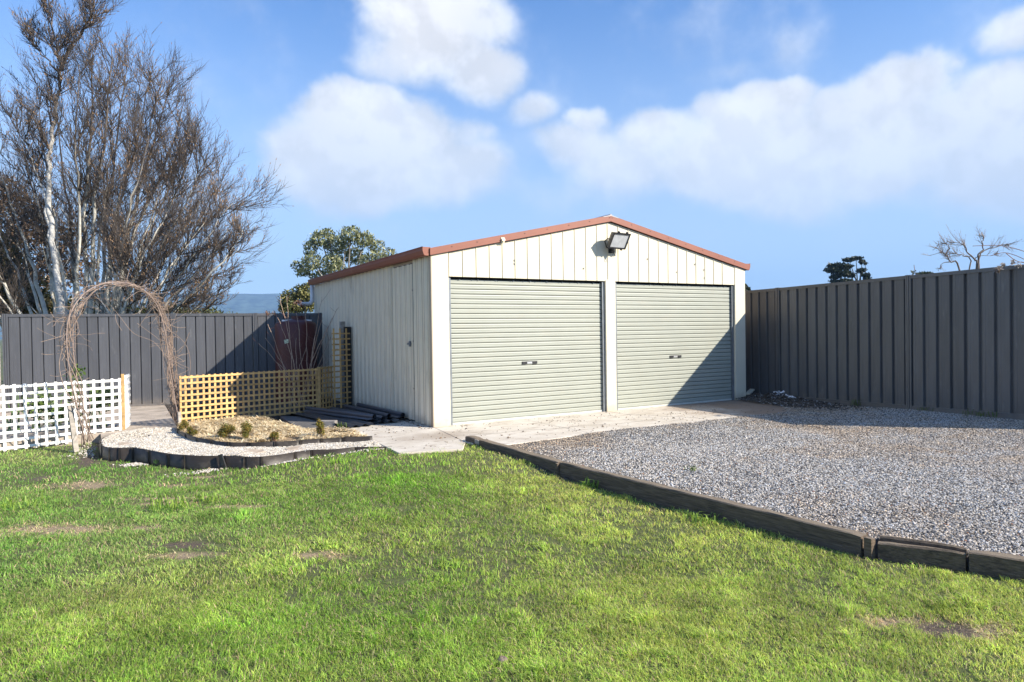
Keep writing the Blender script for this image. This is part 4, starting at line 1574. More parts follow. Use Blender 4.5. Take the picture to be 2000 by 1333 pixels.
arch = thing('garden_arch', AX, 'tall garden arch of thin tubes over the pebble path, overgrown with dry vine', 'garden arch')
H1 = smooth([AX + AD * s + Vector((0, 0, z)) for s, z in HOOPP])
H2 = [p + AS for p in H1]
for Hh in (H1, H2):
    b = MB()
    b.tube(Hh, 0.0075, 6)
    b.build('hoop', HOOP, arch, smooth=True)
b = MB()
for i in range(2, len(H1) - 1, 5):
    b.tube([H1[i], H2[i]], 0.005, 5)
b.build('rung', HOOP, arch)
vine = thing('dry_vine', AX + Vector((0.3, 0.3, 0)), 'leafless brown climbing vine tangled over the garden arch', 'vine')
rv = random.Random(3)
b = MB()
for k in range(30):
    side = rv.random()
    # denser on the right leg and over the crown
    if k < 8:
        i0, i1 = 0, rv.randint(16, 30)
    elif k < 25:
        i0, i1 = len(H1) - 1, rv.randint(18, 44)
    else:
        i0, i1 = rv.randint(8, 20), rv.randint(36, 52)
    st = 1 if i1 > i0 else -1
    mix = rv.random()
    ph, fq = rv.uniform(0, 6), rv.uniform(.25, .6)
    amp = rv.uniform(.02, .10)
    pts = []
    for i in range(i0, i1 + st, st * 2):
        i = min(max(i, 0), len(H1) - 1)
        p = H1[i].lerp(H2[i], mix)
        p = p + Vector((math.sin(ph + i * fq), math.cos(ph * 1.7 + i * fq * .8), 0.6 * math.sin(ph + i * fq * 1.3))) * amp + Vector([rv.uniform(-.022, .022) for _ in range(3)])
        pts.append(p)
    if len(pts) > 2:
        S = smooth(pts, 3)
        r0 = rv.uniform(.0035, .008)
        b.tube(S, [r0 * (1 - .7 * q / len(S)) for q in range(len(S))], 5)
b.build('stem', VINE, vine, smooth=True)
b = MB()
for k in range(230):
    i = rv.choice([rv.randint(2, 22), rv.randint(30, 56), rv.randint(30, 56)])
    i = min(i, len(H1) - 1)
    p = H1[i].lerp(H2[i], rv.random())
    cen = AX + AD * 0.7 + Vector((0, 0, p.z - 0.1))
    d = (p - cen).normalized() * rv.choice([1, 1, -.6]) + Vector([rv.uniform(-.8, .8) for _ in range(3)])
    d.normalize()
    Lg = rv.uniform(.08, .42)
    pts = [p]
    for q in range(4):
        d = (d + Vector([rv.uniform(-.45, .45) for _ in range(3)])).normalized()
        pts.append(pts[-1] + d * Lg / 4)
    b.tube(smooth(pts, 2), [rv.uniform(.002, .0035)] * 9, 4)
for pts in ([(146, 578), (190, 556), (250, 548)], [(340, 560), (300, 600), (270, 640)], [(203, 580), (235, 620), (262, 652), (300, 668), (330, 700), (370, 720)],
            [(310, 600), (345, 570), (372, 560)], [(315, 640), (345, 655), (366, 680), (372, 720), (362, 760)], [(320, 700), (350, 690), (370, 650)],
            [(225, 615), (228, 630), (238, 646)], [(268, 632), (300, 655), (312, 665)]):
    b.tube(smooth([at(px, py, 9.75) for px, py in pts], 4), 0.0038, 4)
b.build('twig', VINE, vine)
b = MB()
b.bar((-4.27, 1.58, -0.2), (-4.335, 1.60, 0.46), 0.062, 0.022, up=Vector((.5, -.86, 0)))
tag(b.build('timber_stake', OLDWOOD), 'leaning grey timber stake at the left foot of the arch', 'stake')
b = MB()
b.bar((-3.02, 2.30, -0.1), (-3.03, 2.30, 0.22), 0.045, 0.022, up=Vector((.5, -.86, 0)))
tag(b.build('timber_stake', OLDWOOD), 'short grey timber stake at the right foot of the arch', 'stake')

# ------------------------------------------------------------------ tank, shrub in front of it
TC = Vector((-0.68, 5.25, 0))
tank = thing('water_tank', TC, 'upright maroon plastic water tank between the shed and the rear fence', 'water tank')
b = MB()
prof = [(0.40, -0.01), (0.405, 0.05), (0.40, 0.5), (0.402, 0.52), (0.40, 0.54), (0.40, 1.05), (0.402, 1.07), (0.40, 1.09), (0.40, 1.50), (0.385, 1.545), (0.34, 1.575), (0.15, 1.63), (0.0, 1.64)]
ns = 40
vs = [(TC.x + r0 * math.cos(2 * math.pi * k / ns), TC.y + r0 * math.sin(2 * math.pi * k / ns), z0) for r0, z0 in prof for k in range(ns)]
fs = [(i * ns + k, i * ns + (k + 1) % ns, (i + 1) * ns + (k + 1) % ns, (i + 1) * ns + k) for i in range(len(prof) - 1) for k in range(ns)]
b.add(vs, fs)
b.build('body', TANK, tank, smooth=True)
b = MB()
b.tube([(TC.x + .05, TC.y, 1.60), (TC.x + .05, TC.y, 1.69)], 0.13, 20)
b.build('lid', TANK, tank)
for (dx, dy) in ((-.22, -.1), (.22, -.12)):  # white discs added to stand for highlights on the tank shoulder
    b = MB()
    b.tube([(TC.x + dx, TC.y + dy, 1.575), (TC.x + dx, TC.y + dy, 1.615)], 0.07, 14)
    b.build('highlight_disc', PVC, tank)

bush = thing('bare_shrub', (-0.9, 4.0, 0), 'leafless reddish stemmed shrub standing in front of the maroon tank', 'shrub')
rv = random.Random(11)
b = MB()
b2 = MB()
tips = [(540, 560), (560, 560), (525, 615), (585, 588), (520, 640), (505, 650), (600, 575), (650, 600), (665, 580), (628, 600), (640, 640), (660, 660), (610, 640), (575, 640), (550, 600),
        (590, 660), (535, 690), (645, 700), (630, 560)]
for i, (tx, ty) in enumerate(tips):
    root_ = Vector((-0.95 + rv.uniform(-.12, .22), 4.0 + rv.uniform(-.15, .15), 0.0))
    tip = at(tx + rv.uniform(-8, 8), ty + 20, 12.6 + rv.uniform(-.3, .3))
    mid = root_.lerp(tip, .45) + Vector((0, 0, -.02)) + (tip - root_) * 0
    mid.x = root_.x + (tip.x - root_.x) * .3
    S = smooth([root_, mid, tip], 7)
    S = [p + Vector([rv.uniform(-.012, .012) for _ in range(3)]) for p in S]
    b.tube(S, [0.009 * (1 - .6 * q / len(S)) for q in range(len(S))], 5)
    for q in range(5, len(S) - 1, 2):
        d = Vector([rv.uniform(-1, 1), rv.uniform(-1, 1), rv.uniform(.2, 1)]).normalized()
        Lg = rv.uniform(.08, .3)
        p = S[q]
        b2.tube([p, p + d * Lg * .5 + Vector((0, 0, .01)), p + d * Lg + Vector((0, 0, .05))], [0.003, .0025, .0015], 4)
b.build('stem', BUD, bush, smooth=True)
b2.build('twig', TWIG, bush)
cs = []
for (tx, ty, s) in ((522, 612, .06), (535, 612, .05), (582, 590, .07), (590, 598, .06), (575, 594, .04)):
    cs.append((at(tx, ty, 12.6), s, s, s * .7))
leaf_cloud('leaves', cs, 150, 0.030, [(0.16, 0.07, 0.05), (0.30, 0.20, 0.13), (0.10, 0.05, 0.04)], LEAFM, bush, seed=71, shell=0.1, aspect=.35, droop=.8)
b = MB()
p = at(556, 672, 12.3)
b.add([p, p + Vector((.07, -.02, .02)), p + Vector((.06, -.02, .085)), p + Vector((-.01, 0, .07)), p + Vector((0, .004, 0)), p + Vector((.07, -.016, .02)), p + Vector((.06, -.016, .085)), p + Vector((-.01, .004, .07))],
      [(0, 1, 2, 3), (7, 6, 5, 4), (0, 4, 5, 1), (1, 5, 6, 2), (2, 6, 7, 3), (3, 7, 4, 0)])
b.build('plant_tag', mat('faded_plant_label', (0.45, 0.50, 0.38), 0.5, 0.6, 60), bush)

# ------------------------------------------------------------------ roofing offcuts by the wall
# rolled ridge pieces: a tube with two wings
rolls = [((-0.55, 0.90), (-1.03, 3.00), 0.10, 'longest rolled ridge piece, lying diagonally on top of the heap'),
         ((-0.40, 0.94), (-0.62, 2.9), 0.06, 'second rolled ridge piece, just right of the longest'),
         ((-0.27, 1.05), (-0.35, 3.0), 0.075, 'third rolled ridge piece, in the middle of the heap'),
         ((-0.10, 0.92), (-0.12, 3.05), 0.095, 'rolled ridge piece lying against the foot of the side wall')]
for (a, c, zt, lab) in rolls:
    a, c = Vector((*a, zt)), Vector((*c, zt - 0.02 if zt < .09 else 0.07))
    t = (c - a).normalized()
    sd_ = Vector((t.y, -t.x, 0)).normalized()
    b = MB()
    rr_ = 0.034
    outer, inner_ = [], []
    n = 14
    for k in range(n + 1):
        an = R(-55) + (R(290)) * k / n
        outer.append(sd_ * (math.cos(an) * rr_) + Vector((0, 0, math.sin(an) * rr_)))
    wl = outer[0] + sd_ * 0.085 + Vector((0, 0, -0.012))
    wr = outer[-1] - sd_ * 0.085 + Vector((0, 0, -0.012))
    pr = [wl] + outer + [wr]
    b.extrude(pr, a, c)
    pr2 = [p * 0.93 for p in pr]
    b.extrude(pr2[::-1], a, c)
    tag(b.build('ridge_capping', BLUEGREY, smooth=True), lab, 'roof flashing', 'dark rolled ridge cappings heaped by the side wall')
for (a, c, wd, lab) in [((-0.85, 0.62), (-1.17, 2.75), 0.42, 'lower dark corrugated sheet under the left side of the heap'),
                        ((-0.42, 0.78), (-0.45, 2.95), 0.44, 'dark corrugated sheet under the right side of the heap')]:
    a, c = Vector((*a, 0)), Vector((*c, 0))
    t = (c - a).normalized()
    sd_ = Vector((-t.y, t.x, 0))
    prs = []
    n = 22
    for k in range(n + 1):
        u = (k / n - .5) * wd
        prs.append(sd_ * u + Vector((0, 0, 0.028 + 0.016 * math.cos(k / n * 2 * math.pi * 3))))
    b = MB()
    b.extrude(prs, a, c)
    b.extrude([p + Vector((0, 0, -0.003)) for p in prs[::-1]], a, c)
    tag(b.build('roofing_sheet', mat('dark_corrugated_steel', (0.035, 0.035, 0.036), 0.45, 0.2, 8)), lab, 'roofing sheet', 'dark roofing sheets heaped by the side wall')
b = MB()
b.bar((-1.30, 1.20, 0.035), (-1.08, 1.02, 0.035), 0.10, 0.08)
tag(b.build('broken_brick', mat('grey_brick', (0.26, 0.24, 0.22), 0.95, 0.25, 12, 0.004, 30), bevel=0.008), 'broken grey brick beside the heap of roofing pieces', 'brick')
b = MB()
b.prism([(-1.62, 1.0), (-1.10, 0.95), (-1.08, 2.3), (-1.55, 2.6)], -0.05, 0.012)
tag(b.build('paving_slab', mat('dark_old_paving', (0.11, 0.105, 0.10), 0.9, 0.25, 7, 0.003, 30), bevel=0.006), 'old dark paving slab between the straw and the heap', 'paving slab')
b = MB()
b.bar((6.27, -0.03, 0.10), (6.55, 0.10, 0.16), 0.09, 0.03)
tag(b.build('timber_offcut', mat('pale_offcut', (0.5, 0.45, 0.33), 0.8), bevel=0.003), 'pale timber offcut lying behind the right corner of the shed', 'timber offcut')
b = MB()
rv = random.Random(5)
for k in range(16):
    c0 = Vector((6.50 + rv.uniform(-.08, .12), -0.62 + rv.uniform(-.22, .22), 0.08 + rv.uniform(0, .07)))
    vs = [c0 + Vector([rv.uniform(-.05, .05) for _ in range(3)]) for _ in range(4)]
    b.add(vs, [(0, 1, 2), (0, 2, 3), (0, 3, 1), (1, 3, 2)])
tag(b.build('plastic_scrap', PVC), 'crumpled white plastic scrap at the foot of the right fence', 'litter')
# debris heap by the shed's right corner
x = r_.normal(6.25, .26, 5200)
y = r_.normal(-0.75, .55, 5200)
k = (x < 6.72) & ((x > 6.28) | (y < -0.02)) & (x - 0.25 * y > 5.95)
x, y = x[k], y[k]
n = len(x)
z = 0.03 + 0.10 * np.exp(-((x - 6.5) / .35) ** 2 - ((y + .4) / .6) ** 2) * r_.random(n) ** .5
sz = r_.uniform(0.006, 0.018, n)
cols = tone(n, r_, (0.02, 0.017, 0.014), (0.15, 0.12, 0.09), 0.05)
w_ = r_.random(n) < 0.08
cols[w_] = (0.4, 0.4, 0.4)
tag(stone_cloud('leaf_litter', np.stack([x, y, z], -1), sz, cols, inst_mat('litter_bit'), (1.3, 0.8, 0.35)), 'dark leaf litter and soil heaped in the corner between shed and fence', 'leaf litter', kind='stuff')

xa = r_.uniform(-1.05, 5.8, 900)
ya = r_.uniform(-1.75, -0.02, 900)
k = (ya > -1.70 + 0.02 * xa) & ((xa > 0.05) | (ya > -1.6))
k &= (vnoise(xa, ya, 1.5, 90) * .6 + r_.random(900) * .5) > 0.52
xb, yb = r_.uniform(-1.0, -0.05, 160), r_.uniform(-0.2, 2.0, 160)
xc, yc = r_.uniform(-0.12, -0.01, 120), r_.uniform(0.0, 2.0, 120)
x = np.concatenate([xa[k], xb, xc])
y = np.concatenate([ya[k], yb, yc])
n = len(x)
sz = r_.uniform(0.003, 0.011, n) * np.where(r_.random(n) < .05, 1.8, 1)
tag(stone_cloud('slab_crumbs', np.stack([x, y, 0.002 + sz * .3], -1), sz, tone(n, r_, (0.05, 0.035, 0.025), (0.30, 0.23, 0.16), 0.08), inst_mat('crumb'), (1.2, 0.8, 0.4)),
    'scattered crumbs of soil, leaf and grit on the concrete', 'debris', kind='stuff')

# weeds along the fence foot and in the gravel
WEEDM = mat('weed_blade', (0.10, 0.15, 0.03), 0.6, 0.3, 30, translucent=0.3)


BRIGHTW = mat('bright_weed_blade', (0.30, 0.44, 0.07), 0.55, 0.3, 30, translucent=0.4)


def weed(x0, y0, z0, n, h, spread, lab, seed):
    rv = random.Random(seed)
    b = MB()
    for k in range(n):
        a = rv.uniform(0, 6.283)
        bx, by = x0 + rv.uniform(-1, 1) * spread * .5, y0 + rv.uniform(-1, 1) * spread * .5
        hh = h * rv.uniform(.5, 1.2)
        dx, dy = math.cos(a), math.sin(a)
        w_ = 0.0035 if z0 > -0.1 else 0.0055
        le = rv.uniform(.3, 1.1) * h
        b.add([(bx - dy * w_, by + dx * w_, z0), (bx + dy * w_, by - dx * w_, z0), (bx + dx * le * .4 + dy * w_, by + dy * le * .4 - dx * w_, z0 + hh * .75),
               (bx + dx * le * .4 - dy * w_, by + dy * le * .4 + dx * w_, z0 + hh * .75), (bx + dx * le, by + dy * le, z0 + hh * .8)], [(0, 1, 2, 3), (3, 2, 4)])
    tag(b.build('weed', BRIGHTW if z0 < -0.1 else WEEDM), lab, 'weed')


weed(6.62, -1.95, 0.03, 26, .13, .16, 'green weed at the fence foot near the first joint of the border fence', 1)
weed(6.55, -3.9, 0.07, 90, .09, .5, 'row of low weeds at the fence foot right of the tall post', 2)
weed(6.6, -3.1, 0.06, 30, .07, .25, 'small weed just beside the tall post of the right fence', 3)
weed(0.85, -4.1, 0.0, 22, .04, .12, 'tiny weed growing in the gravel near the long sleeper', 4)
weed(-0.10, -3.75, -0.13, 34, .11, .12, 'bright grass tuft at the bare soil beside the sleepers', 5)
weed(-3.45, -2.35, -0.13, 40, .12, .3, 'coarse broad grass tuft leaning over in the left lawn', 6)
weed(-3.15, -2.25, -0.13, 30, .10, .2, 'coarse grass tuft right of the broad leaning one', 12)
weed(-3.40, 0.08, -0.13, 26, .05, .12, 'little green weed against the outer black edging', 7)
weed(-1.12, 0.62, 0.02, 26, .09, .12, 'green shoots at the right edge of the straw', 8)
weed(-4.6, -1.5, -0.13, 60, .10, .4, 'coarse bright grass clump at the left edge of the lawn', 9)
weed(-0.02, -5.1, -0.13, 40, .09, .3, 'long grass tuft under the longest sleeper', 10)
# leaves of a climber over the top rail of the right fence
cl = thing('climbing_plant', (6.62, -3.9, 2.1), 'pale dead climber leaves and stems hanging over the top of the right fence', 'climbing plant')
cs = [(at(1948, 527, 9.15), .05, .05, .05), (at(1961, 518, 9.05), .05, .05, .03), (at(1988, 519, 8.95), .05, .05, .03), (at(1978, 512, 8.95), .03, .03, .03)]
leaf_cloud('leaves', cs, 80, 0.028, [(0.34, 0.30, 0.26), (0.22, 0.17, 0.13), (0.42, 0.38, 0.34)], LEAFM, cl, seed=81, shell=.1, aspect=.5, droop=.6)
b = MB()
for pts in ([(2010, 520), (1995, 512), (1970, 520), (1948, 532)], [(1935, 500), (1960, 494), (1985, 500), (2010, 512)], [(1900, 481), (1950, 480), (1990, 488), (2020, 500)],
            [(1965, 495), (1985, 510), (2010, 515)]):
    b.tube(smooth([at(px, py, 9.6) for px, py in pts], 4), 0.005, 4)
b.build('stem', TWIG, cl)


# ------------------------------------------------------------------ lawn blades
def blades(n, seed, dens_fn, wmul, hmul, d0, d1):
    r = np.random.default_rng(seed)
    dd = np.sqrt(r.uniform(d0 * d0, d1 * d1, n))
    lat = r.uniform(-1.0, 1.0, n) * (dd * 0.80 + 1.1)
    x = CAM.x + FW.x / math.hypot(FW.x, FW.y) * dd + 0.8654 * lat
    y = CAM.y + FW.y / math.hypot(FW.x, FW.y) * dd - 0.5011 * lat
    edge_n = (vnoise(x, y, 14, 61) - 0.5) * 0.07
    xx, yy = x + edge_n, y + edge_n
    k = inpoly(xx, yy, LAWN)
    x, y = x[k], y[k]
    dry, bare = patch_mask(x, y)
    cl = vnoise(x, y, 18, 62) * 0.5 + vnoise(x, y, 50, 63) * 0.5
    sparse = np.clip((vnoise(x, y, 1.3, 64) * .5 + vnoise(x, y, 4.2, 65) * .5 - 0.56) * 3.2, 0, 0.5)
    keep = r.random(len(x)) < np.clip(-0.10 + 1.7 * cl - 0.95 * bare - 0.3 * dry - sparse, 0.07, 1)
    x, y, dry, bare = x[keep], y[keep], dry[keep], bare[keep]
    n = len(x)
    z = lawn_z(x, y) - 0.008
    h = hmul * r.uniform(0.45, 1.1, n) * (0.6 + 0.8 * vnoise(x, y, 7, 66)) * (1 - 0.45 * dry) * (1 - 0.5 * bare)
    tuft = np.clip((vnoise(x, y, 5.5, 80) * .6 + vnoise(x, y, 12, 81) * .4 - 0.68) * 7, 0, 1) * (1 - bare)
    h = h * (1 + 0.6 * tuft)
    w = wmul * r.uniform(0.6, 1.35, n) * (1 + 0.35 * tuft)
    az = r.uniform(0, 2 * math.pi, n) 
    lx, ly = np.cos(az), np.sin(az)
    le = h * np.abs(r.normal(0.9, 0.55, n)) + 0.5 * h * dry
    # a gentle common lie
    lie = (vnoise(x, y, 2.2, 67) - 0.5) * 0.7
    ox, oy = lx * le + lie * h, ly * le + 0.2 * h
    sa = r.uniform(0, 2 * math.pi, n)
    sxx, syy = np.cos(sa) * w / 2, np.sin(sa) * w / 2
    Z0 = np.zeros(n)
    P = np.stack([x, y, z], -1)
    Sd = np.stack([sxx, syy, Z0], -1)
    M = P + np.stack([ox * .38, oy * .38, h * .62], -1)
    T = P + np.stack([ox, oy, h * (1 - .25 * np.clip(le / h, 0, 1.6))], -1)
    V = np.stack([P - Sd, P + Sd, M + Sd * .8, M - Sd * .8, T], 1).reshape(-1, 3)
    base = (np.arange(n) * 5)[:, None]
    tri = np.concatenate([base + np.array([[0, 1, 2]]), base + np.array([[0, 2, 3]]), base + np.array([[3, 2, 4]])], 1).reshape(-1)
    g1 = vnoise(x, y, 0.9, 70)[:, None]
    g2 = vnoise(x, y, 4.5, 71)[:, None]
    c = np.array([[0.25, 0.46, 0.055]]) * (1 - g1) + np.array([[0.55, 0.62, 0.14]]) * g1
    c = c * (1 + tuft[:, None] * np.array([[0.10, 0.14, 0.05]]))
    g3 = vnoise(x, y, 11, 73)[:, None]
    c = c * (0.62 + 0.5 * g2 + 0.35 * g3)
    # the far left of the lawn is deeper green
    lf = np.clip((-(x) - 1.9) / 1.6, 0, 1)[:, None] * np.clip((y + 5.0) / 1.5, 0, 1)[:, None]
    c = c * (1 - lf * np.array([[0.32, 0.18, 0.05]]))
    yel = r.random((n, 1))
    drycol = np.array([[0.66, 0.54, 0.32]]) * r.uniform(.6, 1.25, (n, 1))
    ym = (yel < (0.10 + 0.16 * vnoise(x, y, 1.7, 72)[:, None] + 0.75 * dry[:, None] + .3 * bare[:, None]))
    c = np.where(ym, drycol * np.where(dry[:, None] > .2, 1.15, .8), c)
    hue = r.uniform(-1, 1, (n, 1))
    c *= 1 + hue * np.array([[0.25, 0.05, 0.15]])
    c *= r.uniform(0.55, 1.4, (n, 1))
    return V, tri, np.repeat(c, 5, 0)


GRASSM = mat('grass_blade', (1, 1, 1), 0.55, 0.12, 2.0, attr='Col', translucent=0.5, spec=0.35)
parts = [blades(440000, 101, None, 0.0030, 0.033, 2.1, 4.0), blades(350000, 102, None, 0.0042, 0.034, 4.0, 6.6), blades(255000, 103, None, 0.0065, 0.040, 6.6, 12.5)]
Vs, Ts, Cs, off = [], [], [], 0
for V, T_, C_ in parts:
    Vs.append(V)
    Ts.append(T_ + off)
    Cs.append(C_)
    off += len(V)
me = np_mesh('lawn_grass', np.concatenate(Vs), np.concatenate(Ts), 3, GRASSM, np.concatenate(Cs))
print('grass tris', len(me.polygons))
o = bpy.data.objects.new('lawn_grass', me)
col.objects.link(o)
tag(o, 'short mown green lawn with dry straw coloured patches', 'grass', kind='stuff')

# a clod of earth in the near lawn
b = MB()
rv = random.Random(9)
c0 = Vector((-2.36, -6.16, -0.145))
vs = []
for i in range(5):
    for k in range(8):
        a = k / 8 * 6.283
        ph = i / 4 * math.pi / 2
        r0 = 0.028 * math.cos(ph) * rv.uniform(.8, 1.2) + .002
        vs.append(c0 + Vector((r0 * math.cos(a), r0 * math.sin(a), 0.03 * math.sin(ph) * rv.uniform(.85, 1.15))))
b.add(vs, [(i * 8 + k, i * 8 + (k + 1) % 8, (i + 1) * 8 + (k + 1) % 8, (i + 1) * 8 + k) for i in range(4) for k in range(8)])
tag(b.build('earth_clod', mat('pale_clod', (0.20, 0.15, 0.12), 0.95, 0.3, 40)), 'small pinkish clod of earth lying in the near lawn', 'clod')


# ------------------------------------------------------------------ bare trees
BARK = mat('pale_birch_bark', (0.50, 0.49, 0.46), 0.85, 0.18, 5, 0.006, 12, stretch=(1, 1, 5), dirt=(0.10, 0.08, 0.065), dirt_amt=0.9, dirt_scale=3.0,
           dirt_stretch=(1, 1, 3.5), dirt_lo=0.56, dirt_hi=0.66)
BARK2 = mat('lichened_grey_bark', (0.60, 0.58, 0.51), 0.9, 0.25, 4, 0.008, 10, dirt=(0.085, 0.075, 0.055), dirt_amt=0.85, dirt_scale=2.4,
            dirt_stretch=(1, 1, 1.5), dirt_lo=0.50, dirt_hi=0.68)
TW = mat('brown_twig', (0.075, 0.060, 0.050), 0.85, 0.4, 3)
TWR = mat('russet_bud', (0.25, 0.16, 0.09), 0.85, 0.3, 3)


def darken_with_height(m, colr, z0, z1):
    t = NT(m.node_tree)
    bs = t.n['Principled BSDF']
    src = bs.inputs['Base Color'].links[0].from_socket
    geo = t.new('ShaderNodeNewGeometry')
    sp = t.new('ShaderNodeSeparateXYZ')
    t.l.new(geo.outputs['Position'], sp.inputs[0])
    h = t.m('ADD', sp.outputs[2], t.m('MULTIPLY', t.m('SUBTRACT', t.noise(geo.outputs['Position'], 1.3, 4, 0.6), 0.5), 3.0))
    t.l.new(t.mix(t.ss(h, z0, z1), src, colr), bs.inputs['Base Color'])


# the young bark of the upper stems is dark brown
darken_with_height(BARK2, (0.11, 0.09, 0.075), 3.5, 6.2)
darken_with_height(BARK, (0.16, 0.13, 0.11), 5.4, 7.4)


class Tubes:
    """collects many tapered segments and writes them in one go"""
    def __init__(s):
        s.a, s.b, s.ra, s.rb = [], [], [], []

    def seg(s, a, b, ra, rb):
        s.a.append(a)
        s.b.append(b)
        s.ra.append(ra)
        s.rb.append(rb)

    def build(s, name, m, parent, n=3):
        A = np.array(s.a, dtype=np.float64)
        B = np.array(s.b, dtype=np.float64)
        T = B - A
        T /= np.linalg.norm(T, axis=1)[:, None] + 1e-9
        ref = np.where(np.abs(T[:, 2:3]) > 0.9, np.array([[1.0, 0, 0]]), np.array([[0, 0, 1.0]]))
        U = np.cross(T, ref)
        U /= np.linalg.norm(U, axis=1)[:, None]
        W_ = np.cross(T, U)
        N = len(A)
        ra, rb = np.array(s.ra)[:, None], np.array(s.rb)[:, None]
        rings = []
        for (P, rr_) in ((A, ra), (B, rb)):
            for k in range(n):
                an = 2 * math.pi * k / n
                rings.append(P + (U * math.cos(an) + W_ * math.sin(an)) * rr_)
        V = np.stack(rings, 1).reshape(-1, 3)
        base = (np.arange(N) * 2 * n)[:, None]
        F = np.concatenate([base + np.array([[k, (k + 1) % n, n + (k + 1) % n, n + k]]) for k in range(n)], 1).reshape(-1)
        V = V - np.array(tuple(parent_world(parent)))
        me = np_mesh(name, V, F, 4, m, None, True)
        o = bpy.data.objects.new(name, me)
        col.objects.link(o)
        o.parent = parent
        return o


def fine(rv, limb, twig, p, d, L, r, lev, up=0.20, wob=0.16, spread=0.52, nmul=1.0, bud=None):
    """one bent branch and everything it carries"""
    nseg = 5 if lev > 0 else 3
    q = p
    dd = Vector(d)
    for i in range(nseg):
        dd = (dd + Vector((rv.gauss(0, wob), rv.gauss(0, wob), rv.gauss(0, wob) + up)) * 0.5).normalized()
        nq = q + dd * (L / nseg)
        f0, f1 = i / nseg, (i + 1) / nseg
        (limb if r > 0.02 else twig).seg(q, nq, r * (1 - .75 * f0), r * (1 - .75 * f1))
        if lev > 0:
            k = nmul * (1.6 if lev > 1 else 1.7)
            cnt = int(k) + (1 if rv.random() < k - int(k) else 0)
            for _ in range(cnt):
                s = dd.orthogonal().normalized()
                s.rotate(Matrix.Rotation(rv.uniform(0, 6.283), 3, dd))
                cd = (dd + s * rv.uniform(.5, 1.1) * spread * 1.4).normalized()
                fine(rv, limb, twig, q.lerp(nq, rv.random()), cd, L * rv.uniform(.36, .66), max(r * (1 - .75 * f0) * .60, .0045), lev - 1, up, wob, spread, nmul, bud)
        q = nq
    if bud is not None and lev == 0 and rv.random() < 0.35:
        bud.seg(q - dd * 0.05, q, 0.010, 0.005)


def stem_tree(name, label, cat, group, base_px, stems, seed, bark, nmul=1.0, sub=2, bud=None, twig_m=TW, dense=1.0):
    """stems: list of (list of (px, py, dist), base radius, side-branch count, side length)"""
    bx = at(*base_px)
    root = thing(name, (bx.x, bx.y, -0.25), label, cat, group)
    rv = random.Random(seed)
    trunk, limb, twig, budt = MB(), Tubes(), Tubes(), Tubes()
    for (pts, r0, nb, sl_) in stems:
        P = [at(*q) for q in pts]
        if pts[0][1] > 650:
            P[0].z = -0.25
        S = smooth(P, 5)
        n = len(S)
        S = [p + Vector((rv.gauss(0, .02), rv.gauss(0, .02), 0)) for p in S]
        rad = [max(r0 * (1 - .90 * (i / (n - 1)) ** .8), .009) for i in range(n)]
        trunk.tube(S, rad, 8)
        zs = [p.z for p in S]
        for k in range(int(nb * dense)):
            f = (0.40 + 0.60 * rv.random() ** .9)
            i = min(int(f * (n - 1)), n - 2)
            t = (S[i + 1] - S[i]).normalized()
            s = t.orthogonal().normalized()
            s.rotate(Matrix.Rotation(rv.uniform(0, 6.283), 3, t))
            d = (t * 1.0 + s * rv.uniform(.5, 1.2)).normalized()
            fine(rv, limb, twig, S[i], d, sl_ * rv.uniform(.6, 1.2) * (1.15 - .45 * f), max(rad[i] * .5, .014), sub, nmul=nmul, bud=budt if rv.random() < .6 else None)
    trunk.build('trunk', bark, root, smooth=True)
    if limb.a:
        limb.build('limb', bark if bark is not BARK else TW, root, 4)['kind'] = 'stuff'
    twig.build('twigs', twig_m, root, 3)['kind'] = 'stuff'
    if budt.a:
        budt.build('buds', TWR, root, 3)['kind'] = 'stuff'
    pass
    return root


D1 = 16.5
stem_tree('birch_tree', 'tall slender white-trunked birch rising above the picture top behind the rear fence', 'tree', 'bare trees behind the rear fence', (122, 700, D1),
          [([(128, 830, D1), (118, 590, D1), (104, 500, D1), (98, 430, D1), (94, 340, D1), (98, 285, D1), (108, 225, D1), (118, 165, D1), (116, 125, D1), (104, 75, D1), (97, 10, D1), (72, -70, D1)], 0.088, 24, 1.05),
           ([(117, 140, D1), (138, 92, D1), (165, 60, D1), (185, 0, D1), (200, -80, D1)], 0.05, 11, 1.1),
           ([(118, 150, D1), (100, 125, D1), (70, 95, D1), (40, 60, D1)], 0.032, 5, .7),
           ([(98, 470, D1), (90, 400, D1), (80, 360, D1), (60, 300, D1), (50, 240, D1)], 0.04, 9, .9)], 21, BARK, nmul=1.1, dense=1.4)
D2 = 17.5
crown = [(-150, 430), (-120, 340), (-70, 290), (-20, 240), (30, 215), (70, 170), (110, 170), (150, 125), (185, 110), (215, 95), (245, 115), (275, 150), (300, 135), (325, 150), (350, 165),
         (375, 200), (395, 225), (410, 265), (430, 300), (448, 330), (462, 362), (478, 395), (497, 420), (515, 445), (500, 478), (478, 505), (485, 545), (455, 560), (150, 250), (230, 230),
         (300, 260), (360, 330), (420, 430), (60, 320), (0, 380), (-60, 480), (330, 420), (390, 500)]
rt_ = random.Random(31)
stems = []
